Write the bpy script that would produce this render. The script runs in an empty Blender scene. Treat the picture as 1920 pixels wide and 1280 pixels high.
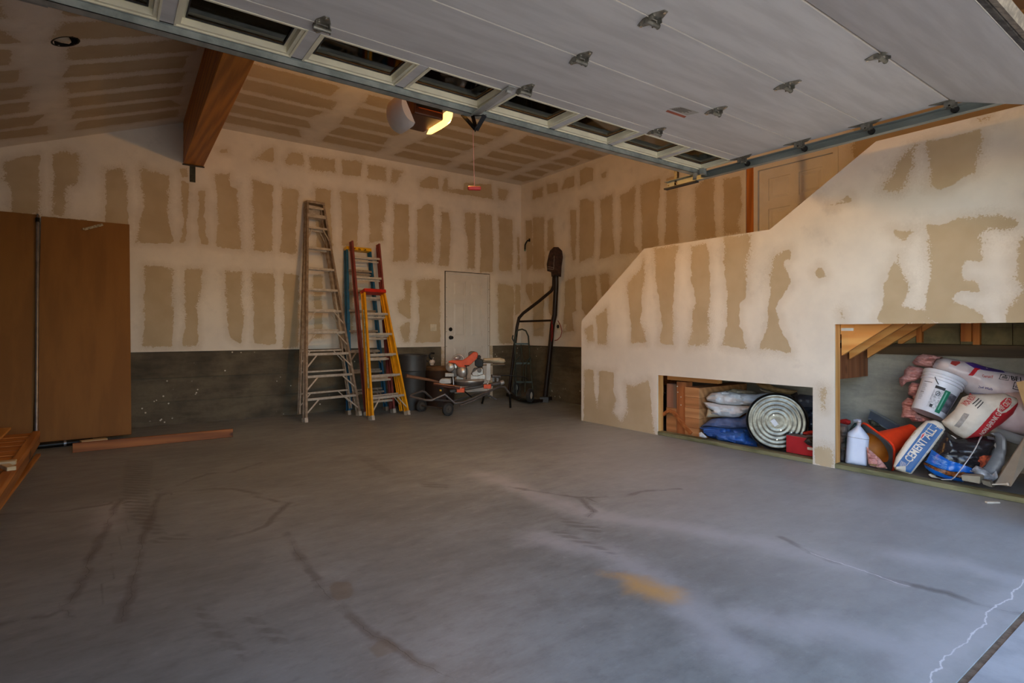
import bpy, bmesh, math, random
import numpy as np
from mathutils import Vector, Matrix, noise
random.seed(7)
PI = math.pi
S = bpy.context.scene
C = S.collection

# ---------------------------------------------------------------- camera
F = 1050.0; CX = 960.0; HY = 620.0; CAMZ = 1.2
YAW = math.atan2(.5864, .8100)
FW = Vector((math.sin(YAW), math.cos(YAW), 0)); RT = Vector((math.cos(YAW), -math.sin(YAW), 0)); UP = Vector((0, 0, 1))
CAM = Vector((0, 0, CAMZ))
cd = bpy.data.cameras.new('camera'); cam = bpy.data.objects.new('camera', cd); C.objects.link(cam)
cam.location = CAM; cam.rotation_euler = (PI/2, 0, -YAW)
cd.sensor_width = 36; cd.lens = F*36/1920; cd.shift_y = (HY-640)/1920; cd.shift_y = -(640-HY)/1920
cd.clip_start = .05
S.camera = cam
# ---------------------------------------------------------------- light
S.view_settings.view_transform = 'Standard'; S.view_settings.look = 'None'; S.view_settings.gamma = 1
S.view_settings.use_curve_mapping = False
S.view_settings.exposure = EXPO = -0.35
w = bpy.data.worlds.new('sky'); S.world = w; w.use_nodes = True
wn = w.node_tree; wn.nodes.clear()
sky = wn.nodes.new('ShaderNodeTexSky'); sky.sky_type = 'NISHITA'; sky.sun_disc = False
sky.sun_elevation = math.radians(33); sky.sun_rotation = math.radians(-78); sky.air_density = 1.0; sky.dust_density = 0.8; sky.ozone_density = 1.5
bg = wn.nodes.new('ShaderNodeBackground'); bg.inputs[1].default_value = 1.42
wo = wn.nodes.new('ShaderNodeOutputWorld'); wn.links.new(sky.outputs[0], bg.inputs[0]); wn.links.new(bg.outputs[0], wo.inputs[0])
ld = bpy.data.lights.new('sun', 'SUN'); ld.energy = 13.0; ld.angle = .01; ld.color = (1, .93, .82)
lo = bpy.data.objects.new('sun', ld); C.objects.link(lo)
lo.rotation_euler = Vector((1.0, -.16, -.70)).to_track_quat('-Z', 'Y').to_euler(); lo.location = (-20, 5, 18)
BULB = 122.0

# ---------------------------------------------------------------- survey helpers: sight lines cut real planes
def ray(px, py): return FW + RT*((px-CX)/F) + UP*((HY-py)/F)
def onX(px, py, X): r = ray(px, py); return CAM + r*(X/r.x)
def onY(px, py, Y): r = ray(px, py); return CAM + r*(Y/r.y)
def onZ(px, py, Z): r = ray(px, py); return CAM + r*((Z-CAMZ)/r.z)
def onP(px, py, p, n): r = ray(px, py); return CAM + r*((Vector(p)-CAM).dot(n)/r.dot(n))
def Q(px, py, t): return CAM + ray(px, py)*t
def crop(ox, oy, s, pts): return [(ox+a/s, oy+b/s) for a, b in pts]

# ---------------------------------------------------------------- materials
def s2l(c): return tuple(((v/255)/12.92 if v/255 <= .04045 else ((v/255+.055)/1.055)**2.4) for v in c)
_M = {}
def newmat(name):
    m = bpy.data.materials.new(name); m.use_nodes = True
    nt = m.node_tree; b = nt.nodes['Principled BSDF']
    return m, nt, b
def N(nt, typ, **kw):
    n = nt.nodes.new(typ)
    for k, v in kw.items():
        if k.startswith('i_'):
            n.inputs[int(k[2:]) if k[2:].isdigit() else k[2:].replace('_', ' ')].default_value = v
        else: setattr(n, k, v)
    return n
def L(nt, a, b): nt.links.new(a, b)
def noi(nt, vec, scale, detail=4, rough=.55):
    n = N(nt, 'ShaderNodeTexNoise'); n.inputs['Scale'].default_value = scale; n.inputs['Detail'].default_value = detail; n.inputs['Roughness'].default_value = rough
    if vec: L(nt, vec, n.inputs['Vector'])
    return n.outputs[0]
def math_(nt, op, a, b=None, clamp=False):
    n = N(nt, 'ShaderNodeMath', operation=op); n.use_clamp = clamp
    for i, v in enumerate((a, b)):
        if v is None: continue
        if isinstance(v, (int, float)): n.inputs[i].default_value = v
        else: L(nt, v, n.inputs[i])
    return n.outputs[0]
def mix(nt, f, a, b):
    n = N(nt, 'ShaderNodeMix', data_type='RGBA')
    for i, v in ((0, f), (6, a), (7, b)):
        if isinstance(v, (int, float)): n.inputs[i].default_value = v
        elif isinstance(v, tuple): n.inputs[i].default_value = (*v, 1) if len(v) == 3 else v
        else: L(nt, v, n.inputs[i])
    return n.outputs[2]
def sstep(nt, v, a, b):
    n = N(nt, 'ShaderNodeMapRange'); n.interpolation_type = 'SMOOTHSTEP'
    L(nt, v, n.inputs[0]); n.inputs[1].default_value = a; n.inputs[2].default_value = b; return n.outputs[0]
def attr(nt, name): n = N(nt, 'ShaderNodeAttribute'); n.attribute_name = name; return n.outputs['Fac']
def objco(nt, sc=None, gen=False):
    t = N(nt, 'ShaderNodeTexCoord'); o = t.outputs['Object']
    if sc:
        m = N(nt, 'ShaderNodeMapping'); m.inputs['Scale'].default_value = sc; L(nt, o, m.inputs[0]); o = m.outputs[0]
    return o
def bump(nt, b, h, st, dist=.01):
    n = N(nt, 'ShaderNodeBump'); n.inputs['Strength'].default_value = st; n.inputs['Distance'].default_value = dist
    L(nt, h, n.inputs['Height']); L(nt, n.outputs[0], b.inputs['Normal'])
def pm(name, c1, c2=None, scale=8, rough=.6, metal=0, bmp=0, stretch=None, lo_=.35, hi=.65, spec=None, sub=None):
    """plain procedural material: two colours mixed by (stretched) noise, with fine relief"""
    if name in _M: return _M[name]
    m, nt, b = newmat(name); c1 = s2l(c1); c2 = s2l(c2) if c2 else tuple(v*.8 for v in c1)
    co = objco(nt, stretch)
    n = noi(nt, co, scale, 5, .6); f = sstep(nt, n, lo_, hi)
    L(nt, mix(nt, f, c1, c2), b.inputs['Base Color'])
    b.inputs['Roughness'].default_value = rough; b.inputs['Metallic'].default_value = metal
    if spec is not None: b.inputs['Specular IOR Level'].default_value = spec
    if bmp: bump(nt, b, n, bmp)
    _M[name] = m; return m
def wood(name, c1, c2, axis='y', rough=.65, fine=34, knots=True):
    if name in _M: return _M[name]
    m, nt, b = newmat(name); st = {'x': (.06, 1, 1), 'y': (1, .06, 1), 'z': (1, 1, .06)}[axis]
    co = objco(nt, st); c1 = s2l(c1); c2 = s2l(c2)
    n1 = noi(nt, co, fine, 6, .65); n2 = noi(nt, co, 7, 3, .5)
    wv = N(nt, 'ShaderNodeTexWave'); wv.bands_direction = 'DIAGONAL'; wv.inputs['Scale'].default_value = 6; wv.inputs['Distortion'].default_value = 7; wv.inputs['Detail'].default_value = 2; L(nt, co, wv.inputs[0])
    f = math_(nt, 'ADD', math_(nt, 'MULTIPLY', n1, .5), math_(nt, 'ADD', math_(nt, 'MULTIPLY', n2, .45), math_(nt, 'MULTIPLY', wv.outputs['Fac'], .28)))
    col = mix(nt, sstep(nt, f, .35, .85), c1, c2)
    if knots:
        kn = noi(nt, objco(nt, tuple(.35 if v < 1 else 1 for v in st)), 5.5, 1, .4)
        col = mix(nt, sstep(nt, kn, .70, .76), col, tuple(v*.35 for v in c2))
    L(nt, col, b.inputs['Base Color']); b.inputs['Roughness'].default_value = rough
    bump(nt, b, n1, .15, .004)
    _M[name] = m; return m

# ---------------------------------------------------------------- objects
def tag(o, label=None, cat=None, group=None, kind=None):
    if label: o['label'] = label
    if cat: o['category'] = cat
    if group: o['group'] = group
    if kind: o['kind'] = kind
    return o
def thing(name, label, cat, loc, group=None):
    o = bpy.data.objects.new(name, None); C.objects.link(o); o.location = Vector(loc); o.empty_display_size = .1
    return tag(o, label, cat, group)
def root_loc(p):
    v = Vector((0, 0, 0))
    while p: v += p.location; p = p.parent
    return v
class MB:
    """collects shapes in world coordinates; build() links them as ONE mesh object"""
    def __init__(s): s.v = []; s.f = []; s.sm = []
    def add(s, vs, fs, smooth=False):
        k = len(s.v); s.v += [tuple(v) for v in vs]; s.f += [tuple(i+k for i in f) for f in fs]; s.sm += [smooth]*len(fs); return s
    def box(s, a, b):
        (x0, y0, z0), (x1, y1, z1) = a, b
        return s.add([(x0,y0,z0),(x1,y0,z0),(x1,y1,z0),(x0,y1,z0),(x0,y0,z1),(x1,y0,z1),(x1,y1,z1),(x0,y1,z1)],
                     [(0,3,2,1),(4,5,6,7),(0,1,5,4),(1,2,6,5),(2,3,7,6),(3,0,4,7)])
    def obox(s, c, ax, ay, az, hx, hy, hz):
        c = Vector(c); vs = [c+ax*(hx*i)+ay*(hy*j)+az*(hz*k) for k in (-1,1) for j in (-1,1) for i in (-1,1)]
        return s.add(vs, [(0,2,3,1),(4,5,7,6),(0,1,5,4),(1,3,7,5),(3,2,6,7),(2,0,4,6)])
    def bar(s, p0, p1, w, h, up=(0,0,1)):
        p0 = Vector(p0); p1 = Vector(p1); d = (p1-p0); l = d.length; d.normalize()
        x = d.cross(Vector(up)); x.normalize(); z = x.cross(d); return s.obox((p0+p1)/2, x, d, z, w/2, l/2, h/2)
    def tube(s, pts, r, seg=10, cap=True, r1=None):
        pts = [Vector(p) for p in pts]; n = len(pts); rings = []
        t0 = (pts[1]-pts[0]).normalized(); a = t0.orthogonal().normalized()
        for i, p in enumerate(pts):
            t = ((pts[min(i+1, n-1)]-p).normalized() + (p-pts[max(i-1, 0)]).normalized()); t.normalize()
            a = (a - t*a.dot(t)).normalized(); b = t.cross(a)
            rr = r if r1 is None else r+(r1-r)*i/(n-1)
            rings.append([p+a*(rr*math.cos(2*PI*j/seg))+b*(rr*math.sin(2*PI*j/seg)) for j in range(seg)])
        vs = [v for r_ in rings for v in r_]; fs = []
        for i in range(n-1):
            for j in range(seg): fs.append((i*seg+j, i*seg+(j+1) % seg, (i+1)*seg+(j+1) % seg, (i+1)*seg+j))
        s.add(vs, fs, True)
        if cap: s.add(rings[0], [tuple(range(seg))[::-1]]); s.add(rings[-1], [tuple(range(seg))])
        return s
    def lathe(s, c, ax, prof, seg=28, arc=None, smooth=True):
        """prof: list of (radius, height along ax)"""
        c = Vector(c); ax = Vector(ax).normalized(); a = ax.orthogonal().normalized()
        if abs(ax.z) > .3: a = (Vector((1,0,0))-ax*ax.x).normalized()
        b = ax.cross(a); vs = []; m = len(prof)
        a0, a1 = arc or (0, 2*PI); full = arc is None; ns = seg if full else seg+1
        for j in range(ns):
            th = a0+(a1-a0)*j/seg
            for r, h in prof: vs.append(c+ax*h+a*(r*math.cos(th))+b*(r*math.sin(th)))
        fs = []
        for j in range(seg):
            k = (j+1) % ns
            for i in range(m-1): fs.append((j*m+i, k*m+i, k*m+i+1, j*m+i+1))
        return s.add(vs, fs, smooth)
    def cyl(s, p0, p1, r, seg=16, r1=None): return s.tube([p0, p1], r, seg, True, r1)
    def prism(s, pts, d):
        """polygon of 3-D points pushed along d"""
        pts = [Vector(p) for p in pts]; d = Vector(d); n = len(pts)
        nrm = sum(((pts[i]).cross(pts[(i+1) % n]) for i in range(n)), Vector())
        if nrm.dot(d) > 0: pts = pts[::-1]
        vs = pts+[p+d for p in pts]
        return s.add(vs, [tuple(range(n)), tuple(range(2*n-1, n-1, -1))]+[(i, n+i, n+(i+1) % n, (i+1) % n) for i in range(n)])
    def blob(s, c, r, seg=12, rings=8, amp=0, freq=6, seed=0, squash=(1,1,1)):
        c = Vector(c); vs = []; fs = []
        for i in range(rings+1):
            for j in range(seg):
                u = PI*i/rings; q = 2*PI*j/seg
                d = Vector((math.sin(u)*math.cos(q), math.sin(u)*math.sin(q), math.cos(u)))
                k = 1+amp*noise.noise(d*freq+Vector((seed, seed*2, 0)))
                vs.append(c+Vector((d.x*r*squash[0]*k, d.y*r*squash[1]*k, d.z*r*squash[2]*k)))
        for i in range(rings):
            for j in range(seg): fs.append((i*seg+j, (i+1)*seg+j, (i+1)*seg+(j+1) % seg, i*seg+(j+1) % seg))
        return s.add(vs, fs, True)
    def build(s, name, m, parent=None, bevel=0, seg=2, **kw):
        me = bpy.data.meshes.new(name); org = root_loc(parent)
        V = np.array(s.v, dtype=float)
        if parent is None:
            mn, mx = V.min(0), V.max(0); org = Vector(((mn[0]+mx[0])/2, (mn[1]+mx[1])/2, mn[2]))
        V = V-np.array(org)
        me.from_pydata(V.tolist(), [], s.f); me.update()
        me.polygons.foreach_set('use_smooth', s.sm)
        bm = bmesh.new(); bm.from_mesh(me)
        if any(s.sm): bmesh.ops.remove_doubles(bm, verts=bm.verts, dist=1e-5)
        bmesh.ops.recalc_face_normals(bm, faces=bm.faces); bm.to_mesh(me); bm.free()
        o = bpy.data.objects.new(name, me); C.objects.link(o)
        if m: me.materials.append(m)
        if parent: o.parent = parent
        else: o.location = org
        if bevel:
            b = o.modifiers.new('b', 'BEVEL'); b.width = bevel; b.segments = seg; b.limit_method = 'ANGLE'
        elif any(s.sm) and hasattr(me, 'set_sharp_from_angle'): me.set_sharp_from_angle(angle=math.radians(48))
        return tag(o, **kw)
def copy_tree(o, delta=(0,0,0)):
    c = o.copy(); C.objects.link(c); c.location = o.location+Vector(delta)
    for ch in o.children:
        d = ch.copy(); C.objects.link(d); d.parent = c
        for g in ch.children:
            e = g.copy(); C.objects.link(e); e.parent = d
    return c

# ---------------------------------------------------------------- surfaces that carry distance fields
def sdf(P, polys):
    """signed distance (metres, positive inside) of 2-D points to the union of polygons"""
    best = np.full(len(P), -1e3)
    for pl in polys:
        A = np.array(pl, float); n = len(A); d = np.full(len(P), 1e9); ins = np.zeros(len(P), bool)
        for i in range(n):
            a, b = A[i], A[(i+1) % n]; e = b-a; w_ = P-a
            t = np.clip((w_@e)/max(e@e, 1e-12), 0, 1); q = w_-t[:, None]*e; d = np.minimum(d, (q**2).sum(1))
            c1 = (a[1] > P[:, 1]) != (b[1] > P[:, 1])
            with np.errstate(divide='ignore', invalid='ignore'):
                c2 = P[:, 0] < (b[0]-a[0])*(P[:, 1]-a[1])/(b[1]-a[1])+a[0]
            ins ^= (c1 & c2)
        d = np.sqrt(d); best = np.maximum(best, np.where(ins, d, -d))
    return best
def linef(P, lines):
    """signed offset and true distance to the nearest polyline"""
    bs = np.full(len(P), 9.); bd = np.full(len(P), 9.)
    for ln in lines:
        A = np.array(ln, float)
        for i in range(len(A)-1):
            a, b = A[i], A[i+1]; e = b-a; l = math.hypot(*e); w_ = P-a
            t = np.clip((w_@e)/max(e@e, 1e-12), 0, 1); q = w_-t[:, None]*e; d = np.sqrt((q**2).sum(1))
            s_ = (w_[:, 0]*e[1]-w_[:, 1]*e[0])/l
            m = d < bd; bd[m] = d[m]; bs[m] = s_[m]
    return bs, bd
def lines_at(a, b, step, extra=()):
    n = max(2, int(round((b-a)/step))+1); g = [float(v) for v in np.linspace(a, b, n)]
    for e in extra:
        if a < e < b:
            g = [v for v in g if abs(v-e) > step*.3 or v in (a, b)]; g.append(e)
    return sorted(set(g))
def sheet(name, to3, us, vs, skip, attrs, m, thick=None, parent=None, clip=None, **kw):
    """dense panel over (u, v); cells inside `skip` rectangles are openings; attrs: name -> f(P2) per vertex; thick: vector to the back"""
    us = np.array(us); vs = np.array(vs); U, Vv = np.meshgrid(us, vs, indexing='ij')
    P = np.stack([U.ravel(), Vv.ravel()], 1); nv = len(vs)
    uc = (us[:-1]+us[1:])/2; vc = (vs[:-1]+vs[1:])/2
    keep = np.ones((len(uc), len(vc)), bool)
    for (a, b, c, d) in skip: keep[np.ix_((uc > a) & (uc < b), (vc > c) & (vc < d))] = False
    ii, jj = np.where(keep); a = ii*nv+jj
    F4 = np.stack([a, a+nv, a+nv+1, a+1], 1)
    if clip is not None:
        keepf = clip(P[F4].mean(1)); F4 = F4[keepf]
    used = np.unique(F4); mp = -np.ones(len(P), int); mp[used] = np.arange(len(used)); F4 = mp[F4]; P = P[used]
    X3 = to3(P)
    me = bpy.data.meshes.new(name)
    fr = F4
    vs3 = X3
    if thick is not None:
        nF = len(P); vs3 = np.vstack([X3, X3+np.array(thick)])
        E = {}
        ed = np.vstack([F4[:, [0, 1]], F4[:, [1, 2]], F4[:, [2, 3]], F4[:, [3, 0]]])
        key = np.sort(ed, 1); k = key[:, 0]*10**7+key[:, 1]; uq, ix, ct = np.unique(k, return_index=True, return_counts=True)
        be = ed[ix[ct == 1]]
        side = np.stack([be[:, 1], be[:, 0], be[:, 0]+nF, be[:, 1]+nF], 1)
        fr = np.vstack([F4, side, F4[:, ::-1]+nF])
    org = root_loc(parent) if parent else Vector((0, 0, 0))
    me.from_pydata((vs3-np.array(org)).tolist(), [], fr.tolist()); me.update()
    for an, fn in attrs.items():
        at = me.attributes.new(an, 'FLOAT', 'POINT'); val = fn(P).astype(np.float32)
        if thick is not None: val = np.concatenate([val, val])
        at.data.foreach_set('value', val)
    me.materials.append(m)
    o = bpy.data.objects.new(name, me); C.objects.link(o)
    if parent: o.parent = parent
    return tag(o, **kw)

# pillow-like solids grown from an outline: bags, cloths, jugs
def poly_area(p): return sum(p[i][0]*p[(i+1) % len(p)][1]-p[(i+1) % len(p)][0]*p[i][1] for i in range(len(p)))/2
class Pillow:
    def __init__(s, pts, plane, thick, R, step=.02, amp=0, freq=8, seed=0, back=.5, stretch=(1, 1), pw=.5):
        s.p0 = Vector(plane[0]); s.n = Vector(plane[1]).normalized()
        if s.n.dot(CAM-s.p0) < 0: s.n = -s.n
        up = Vector((0, 0, 1)); s.v = (up-s.n*up.dot(s.n)).normalized(); s.u = s.v.cross(s.n)
        s.thick = thick; s.R = R; s.amp = amp; s.freq = freq; s.seed = seed; s.back = back; s.step = step; s.st = stretch; s.pw = pw
        s.poly = [s.uv(p) for p in pts]
        if poly_area(s.poly) < 0: s.poly = s.poly[::-1]
    def uv(s, p):
        q = onP(p[0], p[1], s.p0, s.n)-s.p0; return (q.dot(s.u), q.dot(s.v))
    def h(s, uv, d=None):
        if d is None: d = float(sdf(np.array([uv]), [s.poly])[0])
        k = min(max(d/s.R, 0), 1); base = s.thick*(1-(1-k)**2)**s.pw
        nz = noise.fractal(Vector((uv[0]*s.freq*s.st[0], uv[1]*s.freq*s.st[1], s.seed)), .6, 2.1, 4) if s.amp else 0
        return base*(1+0*nz)+s.amp*nz*min(1, k*2.2)
    def P3(s, uv, hh): return s.p0+s.u*uv[0]+s.v*uv[1]+s.n*hh
    def tess(s, poly, step):
        bm = bmesh.new(); f = bm.faces.new([bm.verts.new((a, b, 0)) for a, b in poly])
        xs = [a for a, b in poly]; ys = [b for a, b in poly]
        for ax, lo2, hi2 in ((0, min(xs), max(xs)), (1, min(ys), max(ys))):
            k = math.ceil(lo2/step)
            while k*step < hi2:
                co = Vector((k*step, 0, 0)) if ax == 0 else Vector((0, k*step, 0)); no = Vector((1, 0, 0)) if ax == 0 else Vector((0, 1, 0))
                bmesh.ops.bisect_plane(bm, geom=bm.verts[:]+bm.edges[:]+bm.faces[:], plane_co=co, plane_no=no, dist=1e-5); k += 1
        bmesh.ops.triangulate(bm, faces=[f for f in bm.faces if len(f.verts) > 4])
        bm.verts.index_update(); vs = [(v.co.x, v.co.y) for v in bm.verts]; fs = [tuple(v.index for v in f.verts) for f in bm.faces]; bm.free()
        return vs, fs
    def build(s, name, m, parent=None, **kw):
        vs, fs = s.tess(s.poly, s.step); D = sdf(np.array(vs), [s.poly]); n = len(vs)
        hs = [s.h(v, d) for v, d in zip(vs, D)]
        v3 = [s.P3(v, h_) for v, h_ in zip(vs, hs)]+[s.P3(v, -s.back*h_) for v, h_ in zip(vs, hs)]
        mb = MB(); mb.add(v3, fs+[tuple(i+n for i in f[::-1]) for f in fs], True)
        return mb.build(name, m, parent, **kw)
    def decal(s, name, pts, m, parent, eps=.002, step=None, **kw):
        poly = [s.uv(p) for p in pts]
        vs, fs = s.tess(poly, step or s.step); D = sdf(np.array(vs), [s.poly])
        ok = [d > .001 for d in D]
        top = [s.P3(v, s.h(v, max(d, 0))+eps) for v, d in zip(vs, D)]
        mb = MB(); mb.add(top, fs, True)
        return mb.build(name, m, parent, **kw)
    def text(s, name, txt, pa, pb, m, parent, height=None, eps=.004, **kw):
        """text whose baseline runs from pixel pa to pixel pb"""
        vs, fs = text_mesh(txt); a = Vector(s.uv(pa)); b = Vector(s.uv(pb)); d = b-a; l = d.length; d.normalize(); e = Vector((-d.y, d.x))
        xs = [v[0] for v in vs]; w_ = max(xs)-min(xs); k = l/w_; ky = k if height is None else height/ .72
        mb = MB(); pts = [a+d*((v[0]-min(xs))*k)+e*(v[1]*ky) for v in vs]
        D = sdf(np.array([tuple(p) for p in pts]), [s.poly])
        mb.add([s.P3(p, s.h(p, max(dd, 0))+eps) for p, dd in zip(pts, D)], fs)
        return mb.build(name, m, parent, **kw)
_T = {}
def text_mesh(txt, bold=.02):
    if txt in _T: return _T[txt]
    cu = bpy.data.curves.new('t', 'FONT'); cu.body = txt; cu.size = 1; cu.offset = bold; cu.resolution_u = 2
    o = bpy.data.objects.new('t', cu); C.objects.link(o); dg = bpy.context.evaluated_depsgraph_get()
    me = bpy.data.meshes.new_from_object(o.evaluated_get(dg)); vs = [tuple(v.co) for v in me.vertices]; fs = [tuple(p.vertices) for p in me.polygons]
    bpy.data.objects.remove(o); bpy.data.curves.remove(cu); bpy.data.meshes.remove(me); _T[txt] = (vs, fs); return _T[txt]
def flat_text(name, txt, a, b, nrm, m, parent, height=None, eps=.002, **kw):
    vs, fs = text_mesh(txt); a = Vector(a); b = Vector(b); d = b-a; l = d.length; d.normalize(); nrm = Vector(nrm).normalized(); e = nrm.cross(d)
    xs = [v[0] for v in vs]; k = l/(max(xs)-min(xs)); ky = k if height is None else height/.72
    mb = MB(); mb.add([a+d*((v[0]-min(xs))*k)+e*(v[1]*ky)+nrm*eps for v in vs], fs); return mb.build(name, m, parent, **kw)
# ================================================================ setting
XW, YB, ZC = 6.25, 8.34, 3.9        # right wall, back wall, flat ceiling
XL, YF = -3.0, .66                  # left wall, front wall line
XS = 5.15                           # face of the stair wall
ZST = .935                          # top of the concrete stem wall

def m_drywall():
    m, nt, b = newmat('taped_drywall'); co = objco(nt)
    a = attr(nt, 'bare')
    lowf = noi(nt, co, 2.2, 2); rag = sstep(nt, lowf, .38, .62)
    n1 = math_(nt, 'SUBTRACT', noi(nt, co, 11, 4, .6), .5); n2 = math_(nt, 'SUBTRACT', noi(nt, co, 75, 5, .7), .5)
    n2 = math_(nt, 'MULTIPLY', n2, math_(nt, 'ADD', math_(nt, 'MULTIPLY', rag, .17), .020))
    v = math_(nt, 'ADD', a, math_(nt, 'ADD', math_(nt, 'MULTIPLY', n1, .075), n2))
    f = sstep(nt, v, -.004, .005)
    thin = math_(nt, 'MULTIPLY', sstep(nt, v, -.10, .0), .62)
    big = noi(nt, co, 1.6, 5, .6)
    mud = mix(nt, sstep(nt, big, .3, .7), s2l((232, 223, 210)), s2l((216, 208, 197)))
    sm = sstep(nt, noi(nt, co, 3.0, 5, .65), .56, .74)
    mud = mix(nt, math_(nt, 'MULTIPLY', sm, .30), mud, s2l((176, 168, 160)))
    mud = mix(nt, math_(nt, 'MULTIPLY', thin, .45), mud, s2l((176, 158, 132)))
    bare = mix(nt, sstep(nt, noi(nt, co, 3, 3), .3, .7), s2l((192, 173, 143)), s2l((182, 162, 131)))
    L(nt, mix(nt, f, mud, bare), b.inputs['Base Color'])
    b.inputs['Roughness'].default_value = .82
    h = math_(nt, 'ADD', math_(nt, 'MULTIPLY', f, -1.0), math_(nt, 'MULTIPLY', noi(nt, co, 24, 4), .35))
    bump(nt, b, h, .25, .003); return m
M_DRY = m_drywall()
def m_concrete(name, c1, c2, sc=3, bm_=.25, speck=True, dark=.5):
    m, nt, b = newmat(name); co = objco(nt)
    n1 = noi(nt, co, sc, 6, .62); n2 = noi(nt, co, sc*9, 5, .7); n3 = noi(nt, co, sc*.45, 3, .5)
    c = mix(nt, sstep(nt, n1, .3, .7), s2l(c1), s2l(c2))
    c = mix(nt, math_(nt, 'MULTIPLY', sstep(nt, noi(nt, objco(nt, (.5, .5, 2.4)), 5, 4, .6), .42, .62), .35), c, tuple(v*1.35 for v in s2l(c1)))
    c = mix(nt, math_(nt, 'MULTIPLY', sstep(nt, n2, .45, .8), .35), c, tuple(v*dark for v in s2l(c1)))
    c = mix(nt, math_(nt, 'MULTIPLY', sstep(nt, n3, .45, .65), .55), c, tuple(v*dark for v in s2l(c2)))
    if speck:
        vo = N(nt, 'ShaderNodeTexVoronoi'); vo.inputs['Scale'].default_value = 13; L(nt, co, vo.inputs['Vector'])
        sp = math_(nt, 'MULTIPLY', math_(nt, 'LESS_THAN', vo.outputs['Distance'], .13), sstep(nt, noi(nt, co, 2.2, 2), .55, .6))
        c = mix(nt, sp, c, s2l((205, 196, 180)))
    L(nt, c, b.inputs['Base Color']); b.inputs['Roughness'].default_value = .85; bump(nt, b, n2, bm_, .006); return m
M_STEM = m_concrete('stem_wall_concrete', (104, 94, 76), (74, 66, 54))
M_FOUND = m_concrete('foundation_concrete', (172, 164, 150), (140, 136, 128), speck=False, dark=.62)
M_DRIVE = pm('driveway_concrete', (200, 186, 162), (184, 170, 148), 5, .85, bmp=.2)

# ---- floor with its joints, stains and tyre marks
def LC(pts): return [tuple(onZ(a/2, 840+b/2, 0))[:2] for a, b in pts]
def RC(pts): return [tuple(onZ(960+a/2, 840+b/2, 0))[:2] for a, b in pts]
DK = [LC([(0,248),(250,235),(440,205)]), LC([(440,200),(400,300),(330,430),(300,520),(250,610)]), LC([(600,160),(592,190),(540,330),(505,460),(480,560),(460,620)]),
      LC([(600,168),(680,160),(740,158),(800,150),(880,155),(970,170)]), LC([(600,165),(700,125),(780,95),(870,90),(960,60)]), LC([(985,185),(1080,205),(1040,240),(1000,290),(920,320),(870,330)]),
      LC([(1080,330),(1150,450),(1220,540),(1300,620),(1400,700),(1500,750),(1600,810),(1700,870)]), LC([(0,665),(100,640),(200,630),(240,600)]),
      RC([(20,150),(150,170),(250,185),(310,235),(300,245)]), RC([(250,185),(430,180),(500,160),(600,155)]), RC([(1040,350),(1110,385),(1180,415)]), RC([(1415,490),(1500,515),(1640,545),(1720,575),(1800,597),(1900,618)])]
WH = [RC([(1180,412),(1240,435),(1310,458),(1360,472),(1415,492)]), RC([(1905,510),(1870,560),(1835,580),(1800,610),(1775,640),(1755,680),(1700,720),(1640,765),(1610,795)]), RC([(1600,825),(1570,840),(1560,875)])]
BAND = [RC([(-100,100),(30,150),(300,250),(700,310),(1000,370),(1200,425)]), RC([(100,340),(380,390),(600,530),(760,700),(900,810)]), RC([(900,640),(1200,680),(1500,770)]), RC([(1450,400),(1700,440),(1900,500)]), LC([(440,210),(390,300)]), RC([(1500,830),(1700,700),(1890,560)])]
STAIN = [RC([(350,465),(440,470),(520,500),(640,545),(640,570),(600,582),(520,560),(470,545),(430,530),(400,490)])]
SQ = [LC([(1230,500),(1320,500),(1332,555),(1260,575),(1235,545)]), LC([(1368,738),(1450,712),(1505,742),(1495,762),(1410,788)])]
TREAD = [LC([(470,40),(580,50),(565,160),(570,240),(640,330),(560,325),(500,280),(455,230),(455,120)]), LC([(555,340),(700,315),(740,340),(570,364)]), LC([(705,600),(765,590),(850,680),(930,750),(960,840),(890,790),(760,680)]),
         LC([(860,600),(950,620),(1090,700),(1085,760),(1000,720)]), LC([(1300,20),(1390,30),(1490,95),(1440,100)]), LC([(1560,120),(1690,135),(1680,160),(1580,145)]), RC([(100,300),(200,310),(420,400),(400,410),(250,360)]), RC([(150,250),(350,300),(330,330),(200,290)])]
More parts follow.
